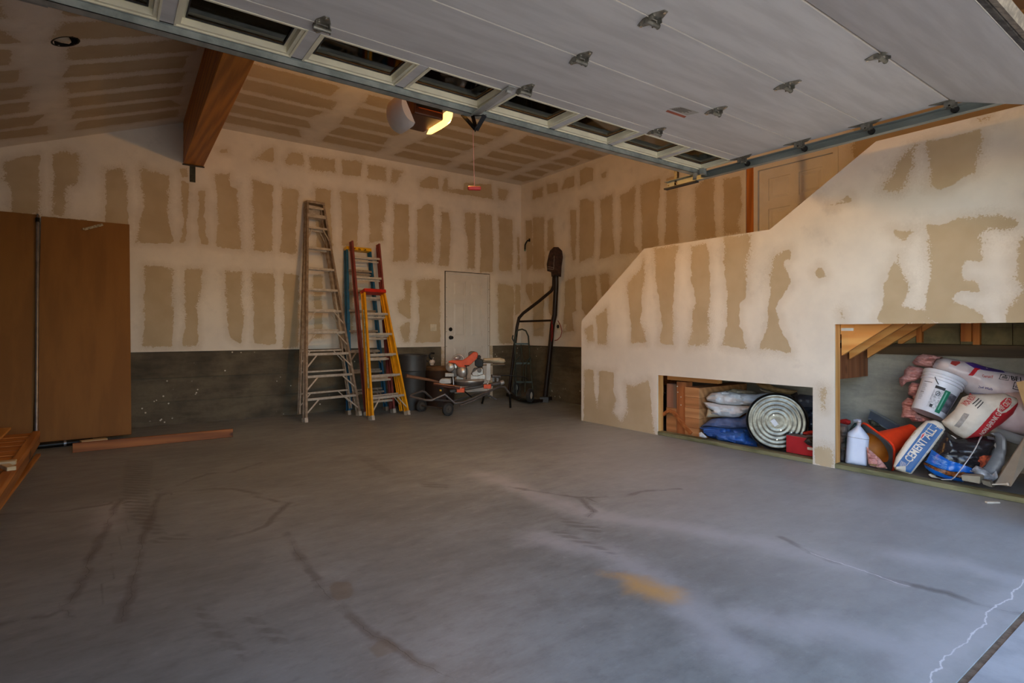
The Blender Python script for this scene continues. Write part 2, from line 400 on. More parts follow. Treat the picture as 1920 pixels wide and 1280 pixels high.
def m_floor():
    m, nt, b = newmat('garage_concrete'); co = objco(nt)
    n1 = noi(nt, co, .9, 6, .62); n2 = noi(nt, objco(nt, (1, 2.4, 1)), 3.2, 6, .66); n3 = noi(nt, co, 60, 4, .7)
    base = mix(nt, sstep(nt, n1, .32, .68), s2l((142, 150, 151)), s2l((118, 125, 126)))
    base = mix(nt, math_(nt, 'MULTIPLY', sstep(nt, n2, .42, .72), .42), base, s2l((94, 96, 98)))
    base = mix(nt, math_(nt, 'MULTIPLY', sstep(nt, n2, .45, .25), .4), base, s2l((164, 168, 172)))
    base = mix(nt, math_(nt, 'MULTIPLY', n3, .12), base, s2l((60, 58, 56)))
    n5 = noi(nt, objco(nt, (1, 1.6, 1)), 11, 7, .72); base = mix(nt, math_(nt, 'MULTIPLY', sstep(nt, n5, .48, .78), .42), base, s2l((84, 84, 86))); base = mix(nt, math_(nt, 'MULTIPLY', sstep(nt, n5, .46, .2), .4), base, s2l((176, 178, 182)))
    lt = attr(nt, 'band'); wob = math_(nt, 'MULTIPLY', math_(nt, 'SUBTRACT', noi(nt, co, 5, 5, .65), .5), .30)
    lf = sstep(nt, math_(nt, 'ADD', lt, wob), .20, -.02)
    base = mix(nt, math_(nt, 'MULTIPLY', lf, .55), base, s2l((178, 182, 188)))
    base = mix(nt, math_(nt, 'MULTIPLY', sstep(nt, math_(nt, 'ADD', attr(nt, 'lit_right'), math_(nt, 'MULTIPLY', wob, 2)), -.9, .5), .36), base, s2l((182, 186, 190)))  # brighter light on the right side, painted into the concrete colour
    base = mix(nt, math_(nt, 'MULTIPLY', sstep(nt, math_(nt, 'ADD', attr(nt, 'shaded_left'), math_(nt, 'MULTIPLY', wob, 3)), -.9, .6), .30), base, s2l((82, 80, 80)))  # dimmer left side: shade mixed into the floor colour
    st = sstep(nt, math_(nt, 'ADD', attr(nt, 'stain'), math_(nt, 'MULTIPLY', wob, .8)), -.07, .09)
    base = mix(nt, math_(nt, 'MULTIPLY', st, .85), base, s2l((196, 156, 92)))
    sq = sstep(nt, math_(nt, 'ADD', attr(nt, 'square'), math_(nt, 'MULTIPLY', wob, .06)), -.005, .012)
    base = mix(nt, math_(nt, 'MULTIPLY', sq, .45), base, s2l((104, 92, 76)))
    wv = N(nt, 'ShaderNodeTexWave'); wv.bands_direction = 'DIAGONAL'; wv.inputs['Scale'].default_value = 7; wv.inputs['Distortion'].default_value = 3; L(nt, co, wv.inputs[0])
    tr = math_(nt, 'MULTIPLY', sstep(nt, attr(nt, 'tread'), -.01, .03), sstep(nt, wv.outputs['Fac'], .1, .5))
    base = mix(nt, math_(nt, 'MULTIPLY', tr, .36), base, s2l((62, 58, 56)))
    jit = math_(nt, 'ADD', math_(nt, 'MULTIPLY', math_(nt, 'SUBTRACT', noi(nt, co, 28, 4, .7), .5), .022), math_(nt, 'MULTIPLY', math_(nt, 'SUBTRACT', noi(nt, co, 4.5, 3, .6), .5), .09))
    for nm, w0, colr, am in (('dark', .022, (74, 70, 70), .50), ('dark', .0016, (44, 42, 42), .50), ('white', .0028, (224, 226, 230), .8), ('white', .03, (178, 180, 184), .35)):
        s_ = math_(nt, 'ABSOLUTE', math_(nt, 'ADD', attr(nt, nm), math_(nt, 'MULTIPLY', jit, .9)))
        k = math_(nt, 'MULTIPLY', sstep(nt, s_, w0*1.6, w0*.4), sstep(nt, attr(nt, nm+'_near'), .10, .075))
        k = math_(nt, 'MULTIPLY', k, sstep(nt, noi(nt, co, 3.3 if w0 > .005 else 2.1, 3), .36, .55)) if nm == 'dark' or w0 > .005 else k
        base = mix(nt, math_(nt, 'MULTIPLY', k, am), base, s2l(colr))
    L(nt, base, b.inputs['Base Color'])
    b.inputs['Roughness'].default_value = .48; b.inputs['Specular IOR Level'].default_value = .5
    bump(nt, b, math_(nt, 'ADD', n3, math_(nt, 'MULTIPLY', n2, 2)), .10, .004); return m
def flat(z): return lambda P: np.column_stack([P, np.full(len(P), z)])
c_ = {}
def lf_(key, lines, i): 
    def f(P):
        k = (key, len(P))
        if k not in c_: c_[k] = linef(P, lines)
        return c_[k][i]
    return f
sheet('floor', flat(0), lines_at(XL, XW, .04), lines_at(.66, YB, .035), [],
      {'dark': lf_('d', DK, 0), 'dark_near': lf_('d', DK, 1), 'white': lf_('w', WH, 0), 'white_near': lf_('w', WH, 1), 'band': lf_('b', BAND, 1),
       'stain': lambda P: sdf(P, STAIN), 'lit_right': lambda P: sdf(P, [[(2.3, .3), (5.6, .3), (5.6, 5.0), (4.2, 5.0), (3.2, 3.2)]]), 'shaded_left': lambda P: sdf(P, [[(-3.5, 0), (-.2, 1.0), (.8, 3.2), (1.6, 5.6), (.5, 6.6), (-3.5, 6.6)]]), 'square': lambda P: sdf(P, SQ), 'tread': lambda P: sdf(P, TREAD)}, m_floor(), thick=(0, 0, -.12), kind='structure')
# expansion joint strip and the drive outside
mb = MB(); mb.box((-6, .636, -.05), (8, .66, -.006)); mb.build('trim_1', pm('joint_filler', (120, 104, 88), (92, 78, 64), 30, .9, bmp=.5), kind='structure')
MB().box((-30, -40, -.15), (30, -.35, -.006)).build('driveway', M_DRIVE, kind='structure'); MB().box((-30, -.34, -.15), (30, .636, -.002)).build('apron', pm('apron_concrete', (168, 174, 180), (150, 156, 162), 6, .85, bmp=.3), kind='structure')
MB().box((-30, .66, -.2), (XL-.15, 14, -.14)).build('ground', M_DRIVE, kind='structure')

# ---- back wall: drywall over a concrete stem wall, with the man door opening
def WB(pts): r = [onY(a, b, YB) for a, b in pts]; return [(p.x, p.z) for p in r]
def WR(pts): r = [onX(a, b, XW) for a, b in pts]; return [(p.y, p.z) for p in r]
def WS(pts): r = [onX(a, b, XS) for a, b in pts]; return [(p.y, p.z) for p in r]
c3 = lambda p: WB(crop(230, 260, 3.123, p)); c4 = lambda p: WB(crop(560, 230, 2.976, p))
BB = [WB([(8,303),(50,294),(76,290),(74,330),(76,402),(20,402),(22,360),(9,340)]), WB([(96,290),(120,283),(146,292),(149,315),(146,345),(125,350),(120,404),(98,404),(101,330)]), WB([(198,318),(230,316),(238,340),(241,425),(198,420)]),
 c3([(770,125),(830,70),(880,50),(885,138)]), c3([(945,125),(985,75),(1058,90),(1060,160),(960,150)]), c3([(558,66),(612,64),(612,84),(565,83)]),
 c3([(108,160),(160,190),(270,215),(262,420),(285,540),(300,615),(80,610),(108,450),(125,370),(103,250)]), c3([(345,240),(385,270),(380,430),(372,600),(335,610),(345,550),(355,480),(345,350)]),
 c3([(445,310),(485,300),(478,460),(500,620),(455,615),(440,500)]), c3([(535,210),(622,208),(630,275),(672,295),(680,500),(695,650),(545,635),(555,500),(550,300)]),
 c3([(758,240),(880,275),(875,500),(878,665),(765,655),(765,500)]), c3([(930,280),(1030,300),(1020,470),(1010,540),(1018,680),(920,665),(935,500)]), c3([(340,175),(380,175),(385,225),(345,230)]),
 c3([(125,740),(230,745),(295,765),(290,900),(300,1050),(290,1215),(110,1215),(128,1100),(125,950)]), c3([(360,765),(470,765),(455,900),(432,990),(445,1210),(340,1215),(375,1080),(362,950)]),
 c3([(600,775),(695,780),(690,950),(710,1050),(690,1200),(630,1170),(612,1080),(605,900)]), c3([(755,785),(888,790),(890,1000),(895,1200),(850,1205),(765,1200),(768,1050),(758,900)]), c3([(940,785),(1030,800),(1030,1220),(935,1225),(948,1080),(938,950)]),
 c4([(60,190),(200,205),(205,280),(65,265)]), c4([(240,210),(350,215),(345,300),(240,290)]), c4([(385,235),(485,250),(485,325),(380,315)]), c4([(515,258),(580,270),(540,340),(515,330)]),
 c4([(675,325),(730,300),(775,310),(780,372),(680,360)]), c4([(812,310),(830,310),(832,365),(915,375),(920,335),(1070,345),(1080,425),(1000,415),(800,385)]), c4([(1112,365),(1170,380),(1150,435),(1112,428)]),
 c4([(92,360),(180,375),(175,500),(190,690),(130,745),(95,690)]), c4([(225,385),(325,395),(335,500),(325,690),(240,685),(238,450)]), c4([(380,398),(487,415),(480,550),(460,560),(470,660),(395,670),(390,500)]),
 c4([(528,450),(612,460),(612,600),(615,770),(525,775),(528,650)]), c4([(660,490),(710,455),(748,460),(755,600),(750,785),(658,780),(660,600)]), c4([(795,500),(835,500),(848,600),(835,800),(782,795),(790,650)]),
 c4([(922,500),(985,505),(985,600),(980,815),(940,815),(940,650),(925,590)]), c4([(1005,505),(1075,515),(1085,700),(1080,835),(1010,830),(1015,700)]), c4([(1113,525),(1190,540),(1195,700),(1185,830),(1118,825)]), c4([(1216,640),(1230,640),(1232,820),(1220,820)]),
 c4([(80,850),(130,850),(130,1200),(85,1200)]), c4([(590,878),(625,880),(622,1100),(600,1090),(560,1060),(545,1000),(590,980)]), c4([(600,1110),(620,1110),(615,1230),(580,1220),(560,1150)]),
 c4([(655,880),(720,870),(785,875),(790,1225),(650,1225),(672,1100),(668,980)]), c4([(1108,895),(1195,910),(1200,1000),(1190,1232),(1115,1230),(1110,1100)]), c4([(1205,900),(1235,910),(1235,1050),(1205,1080)]),
 c4([(250,890),(300,890),(300,1180),(250,1180)])]
D0, D1, DT = 4.640, 5.530, 2.215                     # rough opening of the back door
sheet('wall_back', lambda P: np.column_stack([P[:, 0], np.full(len(P), YB-.013), P[:, 1]]), lines_at(XL, XW, .026, (D0-.02, D1+.02)), lines_at(ZST, ZC, .026, (DT,)),
      [(D0-.02, D1+.02, 0, DT)], {'bare': lambda P: sdf(P, BB)}, M_DRY, thick=(0, .013, 0), kind='structure')
mb = MB(); dz = lambda z: YB+.004*0
def stem_back(x0, x1):
    zs = [0, .30, .605, ZST-.012]
    for i in range(3):
        mb.box((x0, YB+.007*(i % 2), zs[i]), (x1, YB+.2, zs[i+1]-.004)); mb.box((x0, YB-(.008 if i < 2 else -.002), zs[i+1]-.005), (x1, YB+.2, zs[i+1]))
    mb.box((x0, YB+.01, zs[3]), (x1, YB+.2, ZST+.02))
stem_back(XL, D0-.075); stem_back(D1+.075, XW+.2); mb.box((D0-.08, YB+.0, 0), (D1+.08, YB+.2, .13)); MB().box((D0-.076, YB-.006, .0), (D0-.012, YB+.2, DT+.06)).box((D1+.012, YB-.006, .0), (D1+.076, YB+.2, DT+.06)).build('trim_6', M_DRY, kind='structure')
mb.build('wall_back', M_STEM, kind='structure')
MB().box((XL-.2, YB+.1, ZST-.03), (D0-.05, YB+.2, ZC+1.6)).box((D1+.05, YB+.1, ZST-.03), (XW+.2, YB+.2, ZC+1.6)).box((D0-.05, YB+.1, DT), (D1+.05, YB+.2, ZC+1.6)).build('wall_back', pm('sheathing', (120, 100, 76)), kind='structure').name = 'wall_back_sheathing'
# ---- right wall
z7 = lambda p: WR(crop(960, 320, 4, p)); z8 = lambda p: WR(crop(960, 250, 8, p))
BR = [z7([(107,375),(158,370),(155,480),(160,700),(118,750),(110,600)]), z7([(160,350),(245,350),(243,500),(250,735),(160,740)]), z7([(272,375),(315,350),(315,480),(330,600),(270,600)]), z7([(440,290),(485,300),(490,400),(480,660),(465,690),(445,560)]),
 z7([(515,220),(560,205),(620,235),(625,400),(615,640),(510,690),(510,400)]), z7([(665,215),(760,175),(760,400),(775,630),(660,665),(675,400)]), z7([(820,190),(935,110),(915,380),(925,560),(965,610),(810,630),(825,400)]),
 z7([(965,110),(1120,60),(1095,350),(1110,560),(980,600),(975,350)]), z7([(1165,60),(1245,30),(1245,250),(1255,540),(1150,560),(1160,300)]), z7([(1380,130),(1450,60),(1520,60),(1520,250),(1535,500),(1380,520)]), z7([(1590,60),(1725,40),(1725,300),(1690,380),(1720,460),(1595,490)]),
 z7([(108,850),(158,850),(160,1010),(130,960),(108,900)]), z7([(160,840),(245,835),(240,1240),(165,1240)]), z7([(280,870),(310,860),(310,1100),(280,1060)]), z7([(400,830),(480,800),(485,1050),(455,1060),(470,1200),(385,1220),(400,1000)]), z7([(520,800),(630,780),(650,1000),(560,1080),(530,1040)]), z7([(660,780),(735,760),(735,900),(680,950)]),
 z8([(320,870),(470,800),(470,950),(320,985)]), z8([(525,760),(690,740),(700,880),(540,915)]), z8([(810,690),(945,620),(940,800),(750,850)]), z8([(1025,560),(1100,515),(1225,520),(1225,700),(1030,785)]), z8([(1345,600),(1420,580),(1410,660),(1345,665)]),
 [(2.62, .5), (.7, .5), (.7, 3.88), (2.62, 3.88)]]
E0, E1, ET = 2.76, 3.72, 3.15                        # rough opening of the stair door
sheet('wall_right', lambda P: np.column_stack([np.full(len(P), XW-.013), P[:, 0], P[:, 1]]), lines_at(YF, YB-.013, .027, (E0, 3.812)), lines_at(ZST, ZC, .027, (ET,)),
      [(E0, 3.812, 0, ET), (YF-.1, 2.95, 0, 1.5)], {'bare': lambda P: sdf(P, BR)}, M_DRY, thick=(.013, 0, 0), kind='structure')
mb = MB()
for i, (z0, z1) in enumerate(((0, .30), (.30, .605), (.605, ZST-.012))):
    mb.box((XW+.004*(i % 2), YF, z0), (XW+.2, YB, z1-.004)); mb.box((XW-(.008 if i < 2 else -.004), 4.6, z1-.005), (XW+.2, YB, z1))
mb.build('wall_right', M_STEM, kind='structure').name = 'wall_right_stem'
MB().box((XW+.12, YF-.3, ZST-.05), (XW+.2, E0, ZC+1)).box((XW+.12, E1, ZST-.05), (XW+.2, YB+.2, ZC+1)).box((XW+.12, E0, ET), (XW+.2, E1, ZC+1)).box((XW+.12, E0, ZST), (XW+.2, E1, 1.04)).build('wall_right', pm('sheathing', (120, 100, 76)), kind='structure').name = 'wall_right_sheathing'
# ---- left wall and front wall (behind the lens except at its edges)
MB().box((XL-.12, YF-.3, -.1), (XL, YB+.1, 2.75)).build('wall_left', pm('brown_board', (120, 90, 58), (104, 76, 46), 2, .85), kind='structure')
O0, O1, OT = -.47, 4.53, 2.78
mb = MB(); mb.box((XL-.12, YF-.12, -.1), (O0, YF, 4)).box((O1, YF-.12, -.1), (XW+.2, YF, 4)).box((O0, YF-.12, OT), (O1, YF, 4.1))
mb.build('wall_front', pm('brown_board', (120, 90, 58)), kind='structure')
MB().box((O0-.03, YF-.16, 0), (O0+.0, YF+.0, OT)).box((O1, YF-.16, 0), (O1+.03, YF, OT)).build('trim_2', pm('white_trim', (214, 210, 202)), kind='structure')
MB().box((XL-.6, -.30, 2.86), (XW+.6, YF-.12, 2.98)).build('trim_5', pm('soffit_white', (206, 200, 190)), kind='structure')
MB().box((5.3, -9, -.1), (9, YF-.13, 5.2)).build('light_block_wall', pm('blocker_dark', (70, 58, 46), (58, 48, 40), 3, .9), kind='structure')  # unseen dark wall, added to keep outside light off the left floor
# ---- ceiling: flat part, sloped part
XR = .84; SL = .377
def crects(x0s, y0, y1, pitch):
    r = []; rnd = random.Random(3); y = y1
    while y-pitch > y0:
        for a, b in x0s:
            j = lambda k: rnd.uniform(-k, k)
            ya, yb = y-pitch+.055+j(.015), y-.06+j(.015)
            r.append([(a+.15+j(.07), ya+j(.012)), ((a+b)/2, ya+j(.02)), (b-.15+j(.07), ya+j(.012)), (b-.15+j(.07), yb+j(.012)), ((a+b)/2+.2, yb+j(.02)), (a+.15+j(.07), yb+j(.012))])
        y -= pitch
    return r
seams = [1.0, 2.30, 3.42, 4.56, 5.70, 6.25]
CR = crects([(seams[i], seams[i+1]) for i in range(4)]+[(5.6, 6.3)], 2.6, YB-.22, .406)
HOLE = onP(123, 78, (.213, YB, 3.664), Vector((SL, 0, -1)).normalized())
sheet('ceiling', flat(ZC), lines_at(XR, XW+.1, .045), lines_at(.5, YB+.1, .04), [], {'bare': lambda P: sdf(P, CR)}, M_DRY, kind='structure')
CR2 = crects([(-2.9, -1.75), (-1.75, -.42), (-.45, .80)], 2.6, YB-.22, .406)
def slope3(P): return np.column_stack([P[:, 0], P[:, 1], ZC-.0-(XR-P[:, 0])*SL])
hx, hy = HOLE.x, HOLE.y
sheet('ceiling', slope3, lines_at(XL-.1, XR, .012, ()) if 0 else lines_at(XL-.1, XR, .03), lines_at(.5, YB+.1, .03), [], {'bare': lambda P: sdf(P, CR2)}, M_DRY, kind='structure',
      clip=lambda c: ((c[:, 0]-hx)**2*1.14+(c[:, 1]-hy)**2) > .085**2).name = 'ceiling_slope'
MB().box((XL-.3, YF-.2, ZC+.5), (XW+.3, YB+.3, ZC+.55)).build('ceiling', pm('sheathing', (120, 100, 76)), kind='structure').name = 'ceiling_deck'

# ---- stair wall
prof = [(5.53, 0), (5.53, 1.33), (4.45, 2.171), (2.90, 2.171), (1.985, 2.765), (.66, 2.765)]
def topz(y): return np.interp(y, [.66, 1.985, 2.90, 4.45, 5.53], [2.765, 2.765, 2.171, 2.171, 1.33])
c1 = lambda p: WS(crop(1400, 180, 2.91, p)); c2 = lambda p: WS(crop(1080, 420, 3.2, p))
BS = [c1([(750,520),(745,500),(790,430),(830,350),(912,275),(905,380),(880,450),(845,520)]), c1([(985,240),(1100,225),(1200,200),(1285,180),(1265,330),(1240,420),(1200,430),(1120,490),(1040,512),(995,500),(1005,400),(985,300)]),
 c1([(985,708),(1140,675),(1260,655),(1380,650),(1470,665),(1480,700),(1440,725),(1310,725),(1283,760),(1280,900),(1200,890),(1165,940),(1190,1000),(1260,1010),(1265,1065),(1150,1070),(1120,1120),(1250,1170),(1310,1245),(985,1245),(975,1130),(985,1060),(1003,1000),(998,850)]),
 c1([(1505,760),(1660,760),(1660,1250),(1420,1245),(1415,1170),(1480,1100),(1513,1060),(1470,1000),(1475,850)]),
 c1([(830,860),(835,930),(860,980),(885,1020),(875,1100),(845,1130),(850,1150),(990,1170),(1000,1245),(730,1245),(710,1215),(750,1120),(740,1060),(770,960),(800,900)]),
 c1([(150,885),(200,845),(243,830),(240,880),(200,900),(245,1010),(205,1080),(160,1150),(170,1200),(185,1280),(225,1330),(245,1390),(240,1400),(60,1380),(85,1330),(110,1280),(125,1100),(130,950)]),
 c1([(790,730),(850,745),(910,735),(860,790),(815,765)]), c1([(370,960),(400,930),(430,980),(390,1000)]), c1([(455,590),(500,575),(560,535),(568,570),(510,592)]), c1([(515,1170),(530,1190),(530,1230),(518,1225)]), c1([(1262,128),(1330,106),(1300,140),(1262,146)]),
 c2([(50,625),(100,600),(108,700),(70,710)]), c2([(120,560),(185,500),(190,600),(185,725),(130,720)]), c2([(310,360),(345,310),(385,280),(410,200),(410,345),(395,450),(388,590),(410,640),(425,710),(330,715),(325,540),(310,430)]),
 c2([(470,145),(620,125),(598,200),(590,380),(580,500),(585,725),(500,710),(515,600),(500,450),(480,350),(475,230)]), c2([(690,130),(780,120),(800,190),(805,400),(795,540),(800,680),(790,725),(670,735),(690,660),(700,520),(720,450),(692,350)]),
 c2([(885,75),(1050,60),(1045,150),(1020,270),(1020,440),(980,480),(980,600),(1010,690),(1030,750),(880,730),(905,600),(908,420),(890,280)]),
 c2([(50,870),(105,875),(110,1000),(125,1105),(140,1000),(138,880),(230,885),(225,1000),(240,1060),(222,1130),(270,1185),(310,1120),(300,960),(340,970),(440,935),(460,1200),(475,1285),(45,1205)]),
 c2([(1462,985),(1500,990),(1495,1110),(1470,1115)]), WS([(1528,838),(1562,842),(1562,880),(1527,868)])]
HOLES = [(2.496, 4.25, -.1, .69), (.95, 2.309, -.1, 1.257)]
wall_stair = sheet('wall_stair', lambda P: np.column_stack([np.full(len(P), XS), P[:, 0], P[:, 1]]), lines_at(.66, 5.53, .027, (2.496, 4.25, 2.309, .95)), lines_at(0, 2.765, .027, (.69, 1.257)),
      HOLES, {'bare': lambda P: sdf(P, BS)}, M_DRY, thick=(.013, 0, 0), kind='structure')
bm = bmesh.new(); bm.from_mesh(wall_stair.data)
for (ya, za), (yb, zb) in zip(prof[1:-1], prof[2:]):
    n = Vector((0, -(zb-za), (yb-ya))); n = n if n.z > 0 else -n
    if abs(zb-za) < 1e-6 and za > 2.7: continue
    if abs(zb-za) < 1e-6:    # level run over the landing: cut only above it and only between its ends
        g = [f for f in bm.faces if yb+.001 < f.calc_center_median().y < ya-.001]
    else: g = [f for f in bm.faces if min(ya, yb)-.001 < f.calc_center_median().y < max(ya, yb)+.001]
    gg = list({v for f in g for v in f.verts})+list({e for f in g for e in f.edges})+g
    bmesh.ops.bisect_plane(bm, geom=gg, plane_co=Vector((0, ya, za)), plane_no=n, clear_outer=False, dist=1e-6)
kill = [f for f in bm.faces if f.calc_center_median().z > topz(f.calc_center_median().y)+1e-4]
bmesh.ops.delete(bm, geom=kill, context='FACES'); bm.to_mesh(wall_stair.data); bm.free()
M_STUD = wood('framing_lumber', (222, 170, 104), (188, 128, 66), 'z')
M_STUDY = wood('framing_lumber_long', (216, 160, 96), (178, 116, 58), 'y')
def sp(name, mb, m): return mb.build(name, m, wall_stair)
x0, x1 = XS+.0135, XS+.102
for (ya, yb, za, zb) in ((4.25, 4.288, .04, .69), (2.309, 2.347, .04, 1.257), (2.458, 2.496, .04, .69), (2.43, 2.455, .69, 2.1), (5.48, 5.52, .04, 1.3), (4.86, 4.9, .04, 1.8), (.91, .949, .04, 2.7), (3.3, 3.338, .73, 2.1), (1.6, 1.638, 1.30, 2.7)):
    sp('stud', MB().box((x0, ya, za), (x1, yb, zb)), M_STUD)
sp('header', MB().box((x0, 2.50, .692), (x1, 4.25, .73)), M_STUDY); sp('header', MB().box((x0, .95, 1.259), (x1, 2.309, 1.297)), M_STUDY)
mb = MB()   # inner skin on the stair side, following the stepped top
pts = [(XS+.103, 5.53, 1.0), (XS+.103, 5.53, 1.33), (XS+.103, 4.45, 2.171), (XS+.103, 2.90, 2.171), (XS+.103, 1.985, 2.765), (XS+.103, .66, 2.765), (XS+.103, .66, 1.75), (XS+.103, 1.9, 1.72), (XS+.103, 2.9, 1.05), (XS+.103, 4.45, 1.05)]
mb.prism(pts, (.012, 0, 0)); sp('back_panel', mb, pm('plain_drywall', (176, 156, 126)))
mb = MB()   # cap along the stepped top
for (ya, za), (yb, zb) in zip(prof[1:-1], prof[2:]): mb.bar((XS+.058, ya, za-.004), (XS+.058, yb, zb-.004), .09, .008, (1, 0, 0)) if 0 else mb.prism([(XS+.013, ya, za-.02), (XS+.013, ya, za), (XS+.013, yb, zb), (XS+.013, yb, zb-.02)], (.09, 0, 0))
mb.box((XS+.013, 5.505, 0), (XS+.115, 5.53, 1.32))
sp('top_plate', mb, M_STUDY)
M_PT = pm('treated_lumber', (132, 128, 96), (92, 92, 62), 14, .8, bmp=.3, stretch=(1, .2, 1))
for (a, b) in ((2.496, 4.25), (.95, 2.309)):
    MB().box((XS+.002, a, .002), (XS+.10, b, .040)).build('trim_3', M_PT, kind='structure', bevel=.003)

# ---- doors
def panel_door(name, to, W_, H_, m, mf, label=None):
    """to(u, w, v): u across, w towards the viewer, v up; six raised panels"""
    root = None
    mb = MB()
    def bx(mb, u0, u1, v0, v1, w0, w1):
        c = [to(u, w_, v) for v in (v0, v1) for w_ in (w0, w1) for u in (u0, u1)]
        mb.add(c, [(0,2,3,1),(4,5,7,6),(0,1,5,4),(1,3,7,5),(3,2,6,7),(2,0,4,6)])
    cols = [(0, .115), (W_/2-.05, W_/2+.05), (W_-.115, W_)]
    rows = [(0, .24), (.80, .96), (1.56, 1.66), (H_-.115, H_)]
    for a, b in cols: bx(mb, a, b, 0, H_, -.044, 0)
    for a, b in rows: bx(mb, .115, W_-.115, a, b, -.0439, -.0001)
    leaf = mb.build(name, m, kind='structure')
    for (a, b) in ((.115, W_/2-.05), (W_/2+.05, W_-.115)):
        for (c, d) in ((.24, .80), (.96, 1.56), (1.66, H_-.115)):
            mb = MB(); bx(mb, a, b, c, d, -.036, -.010)
            v = [to(*p) for p in ((a+.02, -.010, c+.02), (b-.02, -.010, c+.02), (b-.02, -.010, d-.02), (a+.02, -.010, d-.02), (a+.05, -.002, c+.05), (b-.05, -.002, c+.05), (b-.05, -.002, d-.05), (a+.05, -.002, d-.05))]
            mb.add(v, [(0,1,5,4),(1,2,6,5),(2,3,7,6),(3,0,4,7),(4,5,6,7)]); mb.build('door_panel', m, leaf)
    return leaf, bx
M_DOOR = pm('door_paint', (222, 216, 208), (212, 206, 198), 3, .45)
M_BLK = pm('black_hardware', (26, 25, 25), (36, 34, 33), 20, .4, .6)
to1 = lambda u, w_, v: Vector((D0+.035+u, YB-.008-w_, .135+v))
d1, bx = panel_door('door_1', to1, D1-D0-.07, 2.03, M_DOOR, None)
mb = MB()
for (u0, u1, v0, v1) in ((-.033, -.005, -.0, 2.066), (D1-D0-.065, D1-D0-.037, 0, 2.066), (-.033, D1-D0-.037, 2.036, 2.067)): bx(mb, u0, u1, v0, v1, -.09, .008+(.0006 if v0 > 1 else 0))
mb.build('door_frame', M_DOOR, d1)
mb = MB(); gap = pm('shadow_gap', (40, 34, 28), None, 8, .9)
for (u0, u1, v0, v1) in ((-.045, -.034, -.1, 2.078), (D1-D0-.036, D1-D0-.025, -.1, 2.078), (-.045, D1-D0-.025, 2.067, 2.079)): bx(mb, u0, u1, v0, v1, -.09, -.004+(.0006 if v0 > 1 else 0))
mb.build('shim_gap', gap, d1)
for v in (.30, .55, .80, 1.05, 1.30, 1.55, 1.80):
    for u in (-.019, D1-D0-.051):
        mb = MB(); mb.cyl(to1(u, .0085, v), to1(u, .0095, v), .006, 8); mb.build('nail_hole', gap, d1)
for v, r, l in ((.95, .028, .06), (1.09, .026, .02)):
    mb = MB(); mb.cyl(to1(.065, 0, v), to1(.065, .008, v), .034, 18); mb.cyl(to1(.065, .008, v), to1(.065, l*.5, v), .012, 12)
    mb.lathe(to1(.065, 0, v), (0, -1, 0), [(0.012, l*.45), (r, l*.6), (r, l*.9), (0, l)], 18); mb.build('door_knob' if l > .03 else 'deadbolt', M_BLK, d1)
to2 = lambda u, w_, v: Vector((XW-.0-w_+.02, E1-.06-u, 1.06+v))
d2, bx = panel_door('door_2', to2, E1-E0-.12, 2.03, M_DOOR, None)
mb = MB()
for (u0, u1, v0, v1) in ((-.055, -.004, 0, 2.085), (E1-E0-.116, E1-E0-.065, 0, 2.085), (-.056, E1-E0-.064, 2.034, 2.086)): bx(mb, u0, u1, v0, v1, -.08, .028+(.0006 if v0 > 1 else 0))
mb.build('door_frame', M_DOOR, d2)
MB().box((XW+.001, E1+.002, 1.0), (XW+.09, 3.82, ET+.1)).build('trim_4', wood('door_stud', (196, 118, 44), (150, 84, 26), 'z'), kind='structure')

# ---- ridge beam with its steel strap
M_BEAM = wood('beam_fir', (198, 124, 38), (150, 84, 16), 'y', rough=.5)
t = thing('roof_beam', 'big varnished timber beam running over the room to the back wall', 'beam', (.95, YB-.02, 3.35))
MB().prism([(.80, YB-.016, 3.352), (1.03, YB-.016, 3.352), (1.03, YB-.016, 3.93), (.80, YB-.016, 3.93)], (-.155, -7.6, 0)).build('timber', M_BEAM, t, bevel=.006)
MB().box((.79, YB-.03, 3.335), (1.04, YB-.014, 3.351)).build('seat_plate', pm('dark_plate', (44, 30, 20)), t)
MB().box((.872, YB-.021, 3.13), (.937, YB-.0135, 3.345)).build('steel_strap', pm('blued_steel', (54, 58, 54), (40, 42, 40), 20, .45, .7), t, label='grey steel strap under the beam end')

# ---- stairs inside the enclosure
M_PLY = wood('plywood', (190, 116, 64), (160, 92, 48), 'y', knots=False)
mb = MB()
for i in range(6):
    y = 5.45-i*.2; mb.box((XS+.116, y-.2, i*.175+.13), (XW-.001, y, i*.175+.175)); mb.box((XS+.116, y-.02, i*.175), (XW-.001, y, i*.175+.15))
mb.box((XS+.116, 2.9, 1.01), (XW-.001, 4.27, 1.05)); mb.build('stairs', M_PLY, kind='structure')
st = bpy.data.objects['stairs']
mb = MB()
for i in range(4): y = 2.9-i*.25; mb.box((XS+.116, y-.25, 1.05+i*.17+.13), (XW-.02, y, 1.05+i*.17+.165)); mb.box((XS+.116, y-.02, 1.05+i*.17), (XW-.02, y, 1.05+i*.17+.14))
mb.box((XS+.116, .7, 1.70), (XW-.02, 1.9, 1.74)); mb.build('tread', M_PLY, st)
M_STR = wood('stringer_fir', (226, 168, 96), (206, 136, 66), 'y', knots=False)
for X, cut in ((XS+.11, 2.30), (5.55, 2.36), (5.93, 2.36), (XW-.045, 2.2)):
    zb = lambda y: .984+.70*(2.297-y)
    y0, y1 = cut, 1.40
    MB().prism([(X, y0, zb(y0)), (X, y1, zb(y1)), (X, y1, zb(y1)+.22), (X, y0, zb(y0)+.22)], (.038, 0, 0)).build('stringer', M_STR, st)
y0, y1 = 2.4, 1.40
